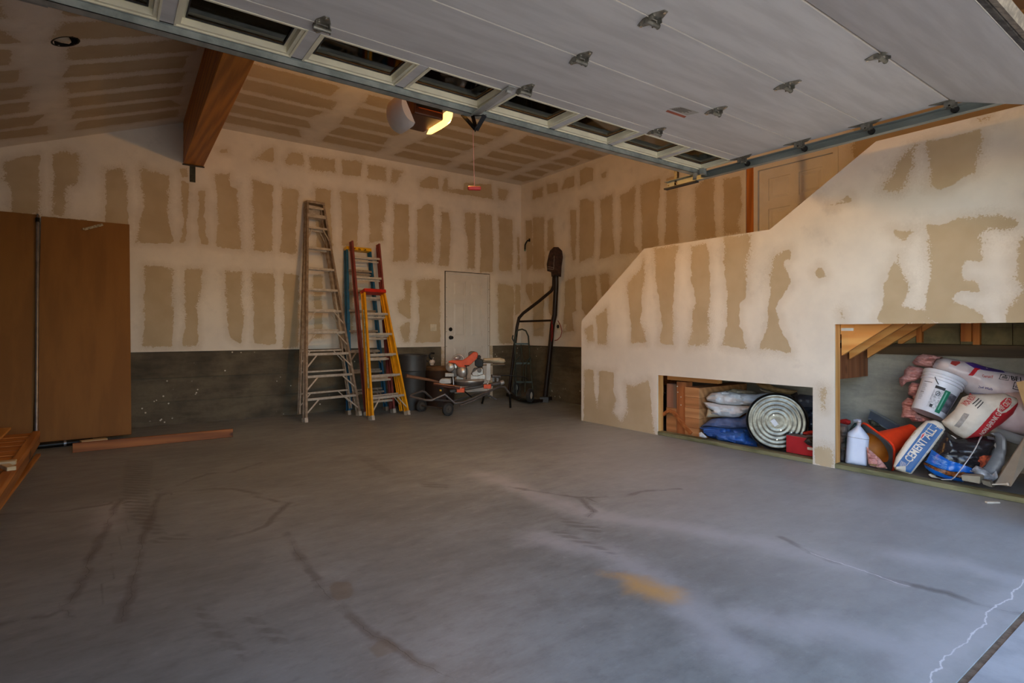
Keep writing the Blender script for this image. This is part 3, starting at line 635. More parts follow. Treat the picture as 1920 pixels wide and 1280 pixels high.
MB().prism([(XS+.15, y0, zb(y0)+.2), (XS+.15, y1, zb(y1)+.2), (XS+.15, y1, zb(y1)+.215), (XS+.15, y0, zb(y0)+.215)], (XW-XS-.16, 0, 0)).build('soffit_board', M_PLY, st)
MB().box((XS+.104, 2.19, 1.17), (XS+.15, 2.306, 1.32)).build('cleat', M_STR, st); MB().box((XS+.1035, 2.20, 1.20), (XS+.1037, 2.30, 1.225)).build('white_tag', pm('tag_white', (226, 222, 214)), st)
for i in range(3): MB().box((XS+.116+i*.26, 2.40, .757), (XS+.372+i*.26, 2.42, 1.04)).build('rim_board', wood('rim_board_wood', (150, 96, 62), (118, 72, 44), 'z'), st)
MB().box((XS+.116, 2.455, .985), (XW, 4.27, 1.01)).build('landing_soffit', M_PLY, st)

# ---- foundation wall behind the openings
def fw(name, mb, m): return mb.build(name, m, kind='structure')
fwall = fw('wall_foundation', MB().box((XW-.012, .7, 0), (XW-.001, 4.6, .97)), M_FOUND)
MB().box((XW-.06, .7, .972), (XW-.002, 2.95, 1.075)).build('sill_plate', wood('old_sill', (92, 70, 44), (60, 44, 28), 'y'), fwall)
# insulated bay panels above the sill, each a slab with open joints
mpan = pm('green_board', (138, 126, 92), (112, 104, 78), 6, .9)
ys = [.70, 1.02, 1.36, 1.72, 2.06, 2.40]
for i in range(5):
    for k, (za, zb_) in enumerate(((1.08, 1.225), (1.229, 1.42))):
        MB().box((XW-.010, ys[i]+.003, za), (XW-.0015, ys[i+1]-.003, zb_)).build('wall_panel', mpan, fwall)
o_stud = wood('orange_stud', (206, 130, 60), (170, 96, 38), 'z')
p = onX(1824, 640, XW-.06); q = onX(1837, 640, XW-.06); MB().box((XW-.06, q.y, 1.077), (XW-.012, p.y, 1.5)).build('stud', o_stud, fwall)
p = onX(1802, 640, XW-.09); q = onX(1822, 640, XW-.09); MB().box((XW-.10, q.y, 1.105), (XW-.012, p.y, 1.5)).build('wood_block', o_stud, fwall)
p = onX(1718, 640, XW-.06); q = onX(1728, 640, XW-.06); MB().box((XW-.06, q.y, 1.09), (XW-.012, p.y, 1.4)).build('stud', o_stud, fwall)
MB().box((XS+.1, .75, 0), (XW, .80, 1.3)).build('wall_closet', M_FOUND, kind='structure')
# ================================================================ overhead door, tracks, opener
M_GD = pm('door_steel', (205, 203, 202), (190, 188, 187), 5, .55, bmp=.12, stretch=(.25, 2, 1))
M_GDE = pm('door_edge_glint', (226, 222, 214), (214, 210, 202), 6, .5)  # paler than the door skin: light on the section edges as colour
M_CREAM = pm('window_frame_cream', (232, 226, 200), (220, 214, 190), 6, .5)
M_GALV = pm('galvanised_steel', (170, 176, 172), (138, 146, 142), 9, .42, .35, stretch=(1, .2, 1))
M_HINGE = pm('hinge_steel', (150, 148, 138), (116, 114, 106), 24, .42, .6)
M_BOLT = pm('bolt_steel', (220, 216, 206), None, 8, .25, .9)
M_RUB = pm('black_rubber', (34, 32, 32), (46, 44, 42), 20, .75)
M_SEAL = pm('worn_seal', (92, 88, 84), (60, 56, 54), 26, .9, bmp=.5)
M_SEAL2 = pm('worn_seal_light', (150, 138, 122), (112, 102, 92), 26, .9, bmp=.4)
m, nt, b = newmat('window_glass'); b.inputs['Base Color'].default_value = (.9, .92, .9, 1); b.inputs['Roughness'].default_value = .03
b.inputs['Transmission Weight'].default_value = 1; b.inputs['IOR'].default_value = 1.45; M_GLASS = m
def thin_glass(name, tint, rough=.02, refl=.10):
    m = bpy.data.materials.new(name); m.use_nodes = True; nt = m.node_tree; nt.nodes.clear()
    o = nt.nodes.new('ShaderNodeOutputMaterial'); a = nt.nodes.new('ShaderNodeBsdfTransparent'); g = nt.nodes.new('ShaderNodeBsdfGlossy'); x = nt.nodes.new('ShaderNodeMixShader')
    a.inputs[0].default_value = (*tint, 1); g.inputs['Roughness'].default_value = rough; fr = nt.nodes.new('ShaderNodeFresnel'); fr.inputs[0].default_value = 1.5
    nt.links.new(math_(nt, 'ADD', fr.outputs[0], refl, True), x.inputs[0]); nt.links.new(a.outputs[0], x.inputs[1]); nt.links.new(g.outputs[0], x.inputs[2]); nt.links.new(x.outputs[0], o.inputs[0]); return m
M_PANE = thin_glass('thin_pane', (.95, .94, .92), .03, .02)
ZD = 2.69; TD = .045; DX0, DX1 = -.41, 4.465
gd = thing('garage_door', 'raised pale grey sectional overhead door with a row of windows', 'garage door', (2.03, 2.0, ZD))
ysec = [(2.749, 3.25), (2.257, 2.744), (1.773, 2.252), (1.279, 1.768)]
WX = [-.336+.606*i for i in range(8)]; WY0, WY1, WW = 2.845, 3.172, .535
secs = []
for i, (a, b) in enumerate(ysec):
    mb = MB()
    if i == 0:
        mb.box((DX0, a, ZD), (DX1, WY0, ZD+TD)).box((DX0, WY1, ZD), (DX1, b, ZD+TD))
        e = [DX0]+[v for x in WX for v in (x, x+WW)]+[DX1]
        for k in range(0, len(e), 2): mb.box((e[k], WY0, ZD), (e[k+1], WY1, ZD+TD))
    else: mb.box((DX0, a, ZD), (DX1, b, ZD+TD))
    secs.append(mb.build('door_section', M_GD, gd, bevel=.003, seg=1))
    MB().box((DX0, a-.0025, ZD-.0015), (DX1, a+.0015, ZD+.004)).build('lit_edge_lip', M_GDE, secs[-1])  # pale seam strip, a painted glint along the section edge
al = math.radians(20.7); dv = Vector((0, -math.cos(al), -math.sin(al))); nv_ = Vector((0, -math.sin(al), math.cos(al)))
o_ = Vector((0, 1.270, ZD)); LB = .606
pts = [Vector((DX0, 0, 0))+o_, Vector((DX0, 0, 0))+o_+dv*LB, Vector((DX0, 0, 0))+o_+dv*LB+nv_*TD, Vector((DX0, 0, 0))+o_+nv_*TD]
secs.append(MB().prism(pts, (DX1-DX0, 0, 0)).build('door_section', M_GD, gd, bevel=.003, seg=1))
e0 = o_+dv*LB
MB().prism([Vector((DX0, 0, 0))+e0+dv*.001-nv_*.002, Vector((DX0, 0, 0))+e0+dv*.004-nv_*.002, Vector((DX0, 0, 0))+e0+dv*.004+nv_*.01, Vector((DX0, 0, 0))+e0+dv*.001+nv_*.01], (DX1-DX0, 0, 0)).build('lit_edge_lip', M_GDE, secs[-1])
def strip(name, o0, o1, lo1, hi1, m):
    A = Vector((DX0, 0, 0))+e0
    return MB().prism([A+dv*o0+nv_*lo1, A+dv*o1+nv_*lo1, A+dv*o1+nv_*hi1, A+dv*o0+nv_*hi1], (DX1-DX0, 0, 0)).build(name, m, gd)
strip('retainer', .004, .030, .0, .04, M_SEAL); strip('bottom_seal', .036, .062, .004, .045, M_SEAL2)
for x in WX:   # deep window wells: cream frame, glazing bead, pane
    mb = MB(); a, b_, y0, y1 = x, x+WW, WY0, WY1
    for (z0, z1, k0, k1) in ((ZD-.004, ZD+.004, -.006, .004), (ZD+.004, ZD+.040, 0, .022), (ZD+.036, ZD+.046, .0, .040)):
        for q in (0,):
            mb.box((a+k0, y0+k0, z0), (b_-k0, y0+k1, z1)); mb.box((a+k0, y1-k1, z0), (b_-k0, y1-k0, z1)); mb.box((a+k0, y0+k1, z0), (a+k1, y1-k1, z1)); mb.box((b_-k1, y0+k1, z0), (b_-k0, y1-k1, z1))
    mb.build('window_frame', M_CREAM, secs[0])
    mb = MB(); z0, z1, k0, k1 = ZD+.030, ZD+.036, .040, .046
    mb.box((a+k0, y0+k0, z0), (b_-k0, y0+k1, z1)); mb.box((a+k0, y1-k1, z0), (b_-k0, y1-k0, z1)); mb.box((a+k0, y0+k1, z0), (a+k1, y1-k1, z1)); mb.box((b_-k1, y0+k1, z0), (b_-k0, y1-k1, z1)); mb.build('glazing_bead', M_RUB, secs[0])
    MB().box((a+.036, y0+.036, ZD+.0385), (b_-.036, y1-.036, ZD+.041)).build('window_pane', M_PANE, secs[0])
# U-shaped strut on the far edge
mb = MB(); y0, y1, zb = 3.188, 3.248, ZD-.040
mb.box((DX0, y0, zb), (DX1, y1, zb+.003)).box((DX0, y0, zb), (DX1, y0+.003, ZD-.001)).box((DX0, y1-.003, zb), (DX1, y1, ZD-.001)).box((DX0, y0-.012, ZD-.004), (DX1, y0, ZD-.001))
mb.build('strut', M_GALV, gd)
MB().box((DX0, y0-.016, ZD-.002), (DX1, y0-.012, ZD+.002)).build('strut_shadow_line', M_RUB, gd)  # black strip drawn as the shadow line beside the strut
# hinges: butterfly plates, barrel, bolts
def hinge(px, py, Yj, tilt=0):
    r = ray(px, py); X = r.x*((ZD-CAMZ)/r.z)
    X = max(DX0+.06, min(DX1-.03, X)); mb = MB(); z = ZD-.0045
    for sgn in (1, -1):
        pts = [(X-.036, Yj+.006*sgn, z), (X-.036, Yj+.030*sgn, z), (X-.012, Yj+.082*sgn, z), (X+.012, Yj+.082*sgn, z), (X+.036, Yj+.030*sgn, z), (X+.036, Yj+.006*sgn, z)]
        mb.prism(pts, (0, 0, .004))
        mb.box((X-.034, Yj+.004*sgn if sgn > 0 else Yj-.030, z-.020), (X-.030, Yj+.030 if sgn > 0 else Yj-.004, z)).box((X+.030, Yj+.004*sgn if sgn > 0 else Yj-.030, z-.020), (X+.034, Yj+.030 if sgn > 0 else Yj-.004, z))
    h = mb.build('hinge', M_HINGE, gd)
    MB().cyl((X-.040, Yj, z-.022), (X+.040, Yj, z-.022), .011, 12).cyl((X+.040, Yj, z-.022), (X+.044, Yj, z-.022), .014, 12).build('hinge_barrel', M_HINGE, h)
    mb = MB()
    for (a, b) in ((0, .072), (0, -.072), (.02, .026), (-.02, -.026)): MB().cyl((X+a, Yj+b, z-.006), (X+a, Yj+b, z-.0005), .0075, 8).build('bolt', M_BOLT, h)
    return h
J = [2.7465, 2.2545, 1.7705, 1.2745]
for px, py, j in ((603, 45, 0), (985, 166, 0), (1236, 243, 0), (1088, 108, 1), (1340, 207, 1), (1222, 35, 2), (1476, 159, 2), (1650, 103, 3)): hinge(px, py, J[j])
for j in (1, 2): hinge(40, 10, J[j])
def end_hinge(j):
    X = DX1-.035; Yj = J[j]; z = ZD-.0045; mb = MB()
    mb.prism([(X-.03, Yj-.11, z), (X-.03, Yj+.11, z), (X+.03, Yj+.05, z), (X+.034, Yj-.05, z)], (0, 0, .004)); mb.box((X-.02, Yj-.03, z-.035), (X-.016, Yj+.03, z)).box((X+.028, Yj-.03, z-.035), (X+.032, Yj+.03, z))
    h = mb.build('hinge', M_HINGE, gd)
    MB().cyl((X-.02, Yj, z-.03), (DX1+.05, Yj, z-.030), .006, 8).build('roller_shaft', M_BOLT, h)
    MB().cyl((DX1+.046, Yj, z-.030), (DX1+.062, Yj, z-.030), .023, 16).build('roller', M_RUB, h)
for j in range(4): end_hinge(j)
mb = MB(); X = DX1-.02; mb.box((X-.03, 3.12, ZD-.05), (X+.02, 3.16, ZD-.002)).cyl((X, 3.15, ZD-.045), (DX1+.05, 3.15, ZD-.045), .006, 8).cyl((DX1+.045, 3.15, ZD-.045), (DX1+.062, 3.15, ZD-.045), .023, 16); mb.build('top_roller_bracket', M_GALV, gd)
# sticker on the door
lab = [onZ(x, y, ZD-.001) for x, y in ((1248, 209), (1283, 221), (1287, 218), (1252, 206))]
MB().prism(lab, (0, 0, -.0006)).build('warning_label', pm('label_red', (176, 92, 70), None, 9, .6), gd, label='red strip of the warning sticker')
lab = [onZ(x, y, ZD-.001) for x, y in ((1254, 204), (1288, 216), (1312, 211), (1276, 200))]
st_ = MB().prism(lab, (0, 0, -.0005)).build('warning_label', pm('label_grey', (176, 172, 164), None, 9, .6), gd, label='worn off-white warning sticker')
mb = MB()
for i in range(5):
    a = lab[0].lerp(lab[3], .15+.17*i); b = lab[1].lerp(lab[2], .15+.17*i); mb.bar(a.lerp(b, .08)+Vector((0, 0, -.0009)), a.lerp(b, .6+.08*(i % 3))+Vector((0, 0, -.0009)), .006, .0005)
mb.build('print_lines', pm('print_dark', (70, 66, 60)), st_)

def track(x0, sgn, label):
    t = thing('door_track', label, 'track', (x0, 2.4, 2.60)); a, b = (x0, x0+.05) if sgn > 0 else (x0-.05, x0); w0 = x0+.048*sgn
    mb = MB(); ya, yb = 1.02, (3.62 if sgn > 0 else 2.9); yh = yb-.12
    mb.box((min(w0, w0+.002*sgn), ya, 2.615), (max(w0, w0+.002*sgn), yb, 2.675)).box((a, ya, 2.613), (b, yb, 2.616)).box((a, ya, 2.674), (b, yb, 2.677)); mb.build('horizontal_rail', M_GALV, t)
    mb = MB(); pts = [(x0+.045*sgn, 1.02-math.sin(u)*.30, 2.645-.30+math.cos(u)*.30) for u in [i*PI/2/10 for i in range(11)]]
    for p, q in zip(pts[:-1], pts[1:]): mb.bar(p, q, .003, .05, (1, 0, 0)) if 0 else mb.bar(p, q, .05, .004, (0, 0, 1) if abs(p[2]-q[2]) < abs(p[1]-q[1]) else (0, 1, 0))
    mb.build('curved_rail', M_GALV, t)
    MB().box((a, .715, 0.01), (b, .722, 2.345)).box((min(w0, w0-.002*sgn), .70, 0.01), (max(w0, w0-.002*sgn), .735, 2.345)).build('vertical_rail', M_GALV, t)
    mb = MB()
    for (y, x_) in ((yh, w0), (yh, w0+.03*sgn)): mb.box((min(x_, x_+.002*sgn), y, 2.62), (max(x_, x_+.002*sgn)+.001, y+.03, ZC))
    for k in range(20): mb.cyl((w0-.003, yh+.015, 2.66+k*.062), (w0+.006, yh+.015, 2.66+k*.062), .006, 6)
    mb.build('perforated_hanger', M_HINGE, t)
    (MB().box((x0-.002, 3.25, 2.60), (x0+.05, 3.62, 2.613)) if sgn > 0 else MB().box((x0-.05, 2.6, 2.60), (x0, 2.9, 2.613))).build('end_angle', pm('dark_angle', (52, 50, 48), None, 9, .8, 0), t)
    mb = MB()
    for y in (yh, yh+.1): MB().cyl((w0-.006*sgn, y, 2.645), (w0+.006*sgn, y, 2.645), .009, 8).build('bolt', M_BOLT, t)
track(4.482, 1, 'galvanised steel door track along the right edge of the overhead door')
track(-.43, -1, 'galvanised steel door track beside the left edge of the overhead door')
MB().box((DX0, 3.262, ZD-.030), (-.215, 3.285, ZD-.022)).build('strut_flange', M_GALV, gd)
mb = MB(); A = Vector((DX1-.10, 3.17, ZD-.045)); mb.bar(A, A+Vector((.13, .10, -.02)), .035, .003, (0, 0, 1)); mb.build('corner_bracket', M_GALV, gd)

# ---- opener
om = thing('garage_opener', 'brown ceiling-hung garage door opener with a glowing lamp lens', 'opener', (2.02, 4.0, 2.83))
M_OP = pm('opener_brown', (72, 26, 14), (60, 22, 12), 6, .4)
bx0, bx1, by0, by1, bz0, bz1 = 1.885, 2.135, 3.86, 4.20, 2.845, 3.0
MB().box((bx0, by0, bz0), (bx1, by1, bz1)).build('motor_housing', M_OP, om, bevel=.012)
MB().box((bx0+.02, by0-.012, bz0+.06), (bx1-.02, by0-.001, bz1-.01)).build('control_panel', M_BLK, om)
MB().box((bx0+.03, by0-.0125, bz0+.043), (bx1-.01, by0-.002, bz0+.050)).build('trim_strip', pm('copper_trim', (206, 110, 60), None, 8, .3, .8), om)
def lens(cx, sgn, yA, yB, zt, rz, rx, m, name, parent, **kw):
    vs = []; fs = []; K = 10; ysn = [yA, yA+.03, (yA+yB)/2, yB-.03, yB]; sc = [.9, 1, 1.03, 1, .9]
    for y, s_ in zip(ysn, sc):
        for k in range(K+1):
            u = PI/2*k/K*1.15; vs.append((cx+sgn*rx*s_*math.sin(min(u, PI/2)), y, zt-rz*s_*(1-math.cos(u)) if 0 else zt-rz*s_*math.cos(PI/2-u) if 0 else zt-rz*s_*(k/K)**.9 if k < 3 else zt-rz*s_*math.sin(PI/2*k/K)))
    vs = []
    for y, s_ in zip(ysn, sc):
        for k in range(K+1):
            u = -PI*.15+PI*.65*k/K; vs.append((cx+sgn*rx*s_*math.cos(u), y, zt-rz*.5-rz*.62*s_*math.sin(u)))
    n = K+1
    for i in range(4):
        for k in range(K): fs.append((i*n+k, i*n+k+1, (i+1)*n+k+1, (i+1)*n+k))
    fs.append(tuple(range(n))); fs.append(tuple(range(4*n, 5*n))[::-1])
    return MB().add(vs, fs, True).build(name, m, parent, **kw)
m, nt, b = newmat('lit_lens'); b.inputs['Base Color'].default_value = (.9, .6, .3, 1); b.inputs['Emission Color'].default_value = (1, .58, .16, 1); b.inputs['Emission Strength'].default_value = 3.2; M_LIT = m
lens(bx1, 1, by0-.01, by1-.05, bz1, .17, .085, M_LIT, 'lamp_lens', om, label='glowing yellow lamp lens')
m2 = pm('milky_plastic', (226, 220, 216), (212, 206, 204), 5, .35); m2.node_tree.nodes['Principled BSDF'].inputs['Transmission Weight'].default_value = .15
lens(bx0-.015, -1, by0-.04, by1-.1, bz1+.01, .24, .12, m2, 'lamp_lens', om, label='unlit milky lamp lens')
MB().cyl((bx0-.10, by0-.045, bz0+.11), (bx0-.10, by0-.040, bz0+.11), .012, 10).build('lens_latch', M_BLK, om)
mb = MB()
for x in (bx0+.03, bx1-.03): mb.box((x-.012, 4.02, bz1), (x+.012, 4.025, ZC)); mb.bar((x, 4.03, bz1+.1), (x+.10, 4.03, ZC), .02, .003)
mb.build('hanger_strap', M_HINGE, om)
MB().box((1.985, .75, 2.99), (2.025, 3.9, 3.03)).build('rail', M_BLK, om)
MB().box((1.95, 3.28, 2.96), (2.06, 3.42, 3.0)).build('trolley', M_BLK, om)
a = Q(868, 216, 3.80); b_ = Q(893, 244, 3.72); c = Q(909, 216, 3.68)
mb = MB(); mb.bar((2.005, 3.35, 2.96), b_, .035, .004, (1, 0, 0)).bar(a, b_, .035, .004, (0, 1, 0)).bar(b_, c, .030, .004, (0, 1, 0)).bar(c, (2.0, 3.22, ZD-.04), .03, .004, (0, 1, 0)); mb.build('door_arm', M_BLK, om, label='black bent door arm')
mb = MB(); A = Q(905, 213, 3.66); mb.bar((2.0, 2.76, ZD-.006), (2.0, 3.22, ZD-.045), .05, .006).cyl((1.985, 2.80, ZD-.02), (2.015, 2.80, ZD-.02), .01, 8); mb.build('door_bracket', pm('white_steel', (190, 190, 184), None, 9, .4, .4), gd)
h0 = Q(889.5, 353, 3.762); cord = thing('release_cord', 'thin pink release cord with a red pull handle hanging from the opener', 'pull cord', h0)
MB().tube([(h0.x+.0, h0.y+.05, 2.965), (h0.x, h0.y+.02, 2.6), h0+Vector((0, 0, .012))], .0022, 6).build('cord', pm('pink_cord', (214, 140, 124), None, 9, .8), cord)
d = Vector((.86, -.5, 0)); MB().bar(h0-d*.045, h0+d*.045, .03, .026).build('pull_handle', pm('red_plastic', (196, 34, 30), None, 8, .4), cord, bevel=.008)
# bulb light of the lit lens
l2 = bpy.data.lights.new('opener_bulb', 'POINT'); l2.energy = BULB; l2.color = (1, .50, .12); l2.shadow_soft_size = .05
o2 = bpy.data.objects.new('opener_bulb', l2); C.objects.link(o2); o2.location = (bx1+.20, 3.98, 2.90)

# ---- recessed fixture in the sloped ceiling
n_ = Vector((SL, 0, -1)).normalized(); rf = thing('recessed_light', 'round recessed can light with a tilted pale bulb in the sloped ceiling', 'ceiling light', HOLE)
MB().lathe(HOLE-n_*.001, -n_, [(.086, 0), (.084, .10), (.0, .10)], 26).build('can', pm('can_black', (20, 18, 16), None, 8, .8), rf)
MB().lathe(HOLE-n_*.002, n_, [(.098, 0), (.098, .003), (.084, .003), (.084, 0)], 26).build('cut_edge', pm('can_black', (20, 18, 16)), rf)
ax = (n_+Vector((-.35, .30, 0))).normalized(); MB().lathe(HOLE-n_*.045+Vector((-.012, -.0, 0)), ax, [(.025, -.03), (.060, .02), (.063, .035), (.050, .050), (0, .056)], 24).build('bulb', pm('bulb_frost', (222, 208, 184), None, 5, .35), rf)

# ---- wall fittings on the back and right walls
def plate_y(px, py, w_, h_, name, label, cat, m):
    p = onY(px, py, YB-.013); t = thing(name, label, cat, p)
    MB().box((p.x-w_/2, YB-.0205, p.z-h_/2), (p.x+w_/2, YB-.0135, p.z+h_/2)).build('cover_plate', m, t, bevel=.002); return p, t
M_IV = pm('ivory_plastic', (224, 212, 188), None, 8, .4)
p, t = plate_y(812.5, 614, .115, .115, 'light_switch', 'ivory double light switch on drywall left of the back door', 'switch', M_IV)
for dx in (-.025, .025): MB().box((p.x+dx-.014, YB-.0245, p.z-.03), (p.x+dx+.014, YB-.0207, p.z+.03)).build('rocker', M_IV, t)
def plate_x(px, py, w_, h_, name, label, cat, m):
    p = onX(px, py, XW-.013); t = thing(name, label, cat, p)
    MB().box((XW-.0205, p.y-w_/2, p.z-h_/2), (XW-.0135, p.y+w_/2, p.z+h_/2)).build('cover_plate', m, t, bevel=.002); return p, t
p, t = plate_x(1047, 612, .115, .115, 'range_outlet', 'square outlet with a round black socket behind the tall black stand', 'outlet', M_IV)
MB().cyl((XW-.026, p.y, p.z), (XW-.0205, p.y, p.z), .032, 18).build('socket', M_BLK, t)
p, t = plate_x(1060, 614, .075, .115, 'wall_outlet', 'ivory duplex outlet right of the round black socket', 'outlet', M_IV)
for dz in (-.025, .025): MB().cyl((XW-.023, p.y, p.z+dz), (XW-.0206, p.y, p.z+dz), .016, 12).build('socket', M_IV, t)
p = onX(993, 455, XW-.013); t = thing('hose_stub', 'short dark pipe stub hanging from the wall near the corner', 'pipe', p)
MB().tube([p+Vector((0, 0, .04)), p+Vector((-.05, 0, .035)), p+Vector((-.07, .02, -.01)), p+Vector((-.065, .05, -.04)), p+Vector((-.06, .06, -.12))], .014, 8).build('stub', M_BLK, t)
MB().tube([p+Vector((-.06, .06, -.12)), p+Vector((-.06, .06, -.15))], .012, 8).build('tip', pm('green_tip', (70, 130, 90)), t); MB().box(p+Vector((-.012, -.02, .02)), p+Vector((-.0005, .02, .075))).build('bracket', M_BLK, t)
# ================================================================ left side: sheets, boards
M_MDF = pm('kraft_sheet', (140, 94, 42), (128, 84, 36), 2.2, .75, stretch=(3, 1, .4))
MP = pm('sheet_edge_paper', (196, 186, 160), (120, 108, 84), 40, .9)
def lean(name, label, X0, X1, yb, zb, yt, zt, th, cat='sheet', grp=None):
    t = thing(name, label, cat, ((X0+X1)/2, yb, 0))
    d = Vector((0, yt-yb, zt-zb)).normalized(); n = Vector((0, -d.z, d.y)); L_ = math.hypot(yt-yb, zt-zb)
    A = Vector((X0, yb, zb))
    MB().prism([A, A+d*L_, A+d*L_-n*th, A-n*th], (X1-X0, 0, 0)).build('board', M_MDF, t, bevel=.002, seg=1)
    mb = MB(); rnd = random.Random(len(label)); x = X0+.01
    while x < X1-.42: l = rnd.uniform(.03, .12); h_ = rnd.uniform(.002, .008); mb.prism([Vector((x, 0, 0))+Vector((0, A.y, A.z))+d*(L_-.001)-n*.001, Vector((x+l, 0, 0))+Vector((0, A.y, A.z))+d*(L_-.001)-n*.001, Vector((x+l*.9, 0, 0))+Vector((0, A.y, A.z))+d*(L_+h_)-n*.003, Vector((x+.004, 0, 0))+Vector((0, A.y, A.z))+d*(L_+h_)-n*.003], -n*.004); x += l+rnd.uniform(-.01, .03)
    mb.build('torn_edge', MP, t); return t, A, d, n, L_
t, A, d, n, L_ = lean('drywall_sheet', 'brown sheet of wallboard leaning on the back wall, right of the grey pipe', -.60, .225, 7.56, .045, 8.255, 2.495, .04)
P_ = A+d*(L_-.02)+n*.004; x = .0-.07
a = onP(193, 421, A, n)+n*.004; b_ = onP(158, 431, A, n)+n*.02
MB().bar(a, b_, .03, .003, n).bar(b_, onP(155, 430, A, n)+n*.03, .02, .003, n).build('peeling_strip', MP, t, label='pale paper strip peeling off the top edge')
lean('drywall_sheet', 'darker brown wallboard sheet at the left edge, left of the grey pipe', -1.80, -.615, 7.54, .045, 8.25, 2.51, .04)
pp = [onP(70, 800, A, n)+n*.03, onP(71, 411, A, n)+n*.03]
t = thing('metal_pipe', 'slim grey metal pipe leaning against the brown wallboard sheets', 'pipe', (pp[0].x, pp[0].y, 0)); pp[0].z = .01; pp[0].y = 7.50
MB().tube(pp, .0165, 12).build('tube', pm('grey_conduit', (150, 148, 150), (130, 128, 130), 12, .35, .7), t)
q = pp[1]; dd = (pp[1]-pp[0]).normalized(); MB().tube([q-dd*.05, q-dd*.0], .021, 12).build('collar', M_BLK, t); MB().tube([q, q+dd*.05], .010, 10).build('tip', pm('grey_conduit', (150, 148, 150)), t)
t = thing('floor_tube', 'black tube lying on the floor under the leaning sheets', 'tube', (-.35, 7.44, 0))
MB().tube([(-.78, 7.40, .032), (-.12, 7.455, .032)], .030, 14).build('tube', M_BLK, t); MB().tube([(-.36, 7.431, .032), (-.34, 7.433, .032)], .033, 14).build('joint_ring', pm('grey_conduit', (150, 148, 150)), t)
MB().bar((-.22, 7.35, .03), (.0, 7.40, .03), .09, .05).build('wood_offcut', wood('pale_pine', (206, 188, 150), (186, 166, 128), 'x', knots=False), bevel=.004, label='pale wood offcut on the floor at the end of the long board', cat='wood block')
a = onZ(136, 849, 0); b_ = onZ(437, 819, 0)
M_LUM = wood('reddish_board', (170, 104, 52), (124, 70, 32), 'x')
MB().bar(a+Vector((0, .02, .046)), b_+Vector((0, .02, .046)), .038, .09).build('long_board', M_LUM, bevel=.003, label='long reddish knotty board on the floor along the back wall', cat='board')
# ---- slatted wood panel lying at the left edge
t = thing('slatted_pallet', 'orange slatted cedar pallet lying at the left edge of the floor', 'pallet', (-1.1, 5.8, 0))
M_CED = wood('cedar', (196, 130, 58), (150, 88, 32), 'x'); M_CEDY = wood('cedar_rail', (186, 126, 58), (146, 90, 36), 'y')
def onS(px, py, z): return onZ(px, py, z)
r0 = onZ(76, 808, .25); r1 = onZ(0, 920, .25)
dr = (r1-r0).normalized(); pr = Vector((-dr.y, dr.x, 0)); pr = pr if pr.x < 0 else -pr
MB().bar(r0+Vector((0, 0, -.02))+pr*.03, r0+dr*3.0+Vector((0, 0, -.02))+pr*.03, .055, .05).build('side_rail', M_CEDY, t, bevel=.003)
MB().bar(r0+Vector((0, 0, -.085))+pr*.02, r0+dr*3.0+Vector((0, 0, -.085))+pr*.02, .03, .07).build('side_rail', wood('cedar_dark', (150, 104, 56), (120, 78, 38), 'y'), t)
k = 0
while k*.118 < 2.9:
    a = r0+dr*(.03+k*.118)+pr*.06; MB().bar(a+Vector((0, 0, -.025+.004*(k % 2))), a+pr*1.5+Vector((0, 0, -.025+.004*(k % 2))), .112, .022).build('slat', M_CED, t, bevel=.002); k += 1
MB().bar(r0+pr*.75+Vector((0, 0, -.145)), r0+pr*.75+dr*3+Vector((0, 0, -.145)), .09, .20).build('bearer', M_CEDY, t)
a = onZ(30, 802, .262); MB().bar(a+pr*.12, a+pr*.12+dr*1.3, .17, .02).build('loose_plank', wood('yellow_plank', (206, 150, 76), (182, 124, 56), 'y'), bevel=.003, label='yellowish flat plank lying on top of the slatted cedar pallet', cat='board')
a = onZ(13, 872, .25); MB().bar(a+Vector((-.14, 0, .016)), a+Vector((.05, 0, .016)), .07, .03).bar(a+Vector((.0, -.10, .016)), a+Vector((.05, -.24, .016)), .05, .028).build('pale_scrap', wood('pale_pine', (206, 188, 150), (186, 166, 128), 'x', knots=False), bevel=.003, label='pale wooden scrap lying on the slatted cedar pallet', cat='wood block')
a = onZ(77, 852, .012); b_ = onZ(0, 955, .012); dd = (b_-a)
MB().bar(a+pr*.02, a+dd*1.25+pr*.02, .035, .024).build('floor_strip', M_CEDY, bevel=.002, label='narrow reddish wood strip on the floor beside the slatted pallet', cat='board')
MB().bar(a+pr*.26+Vector((0, 0, .0)), a+dd*1.25+pr*.26, .40, .018).build('shade_sheet', pm('shade_dark', (58, 44, 30), (44, 34, 24), 9, .9), label='dark flat sheet standing in for the shade under the slatted cedar pallet', cat='sheet')  # dark slab laid in place of the shadow below the pallet

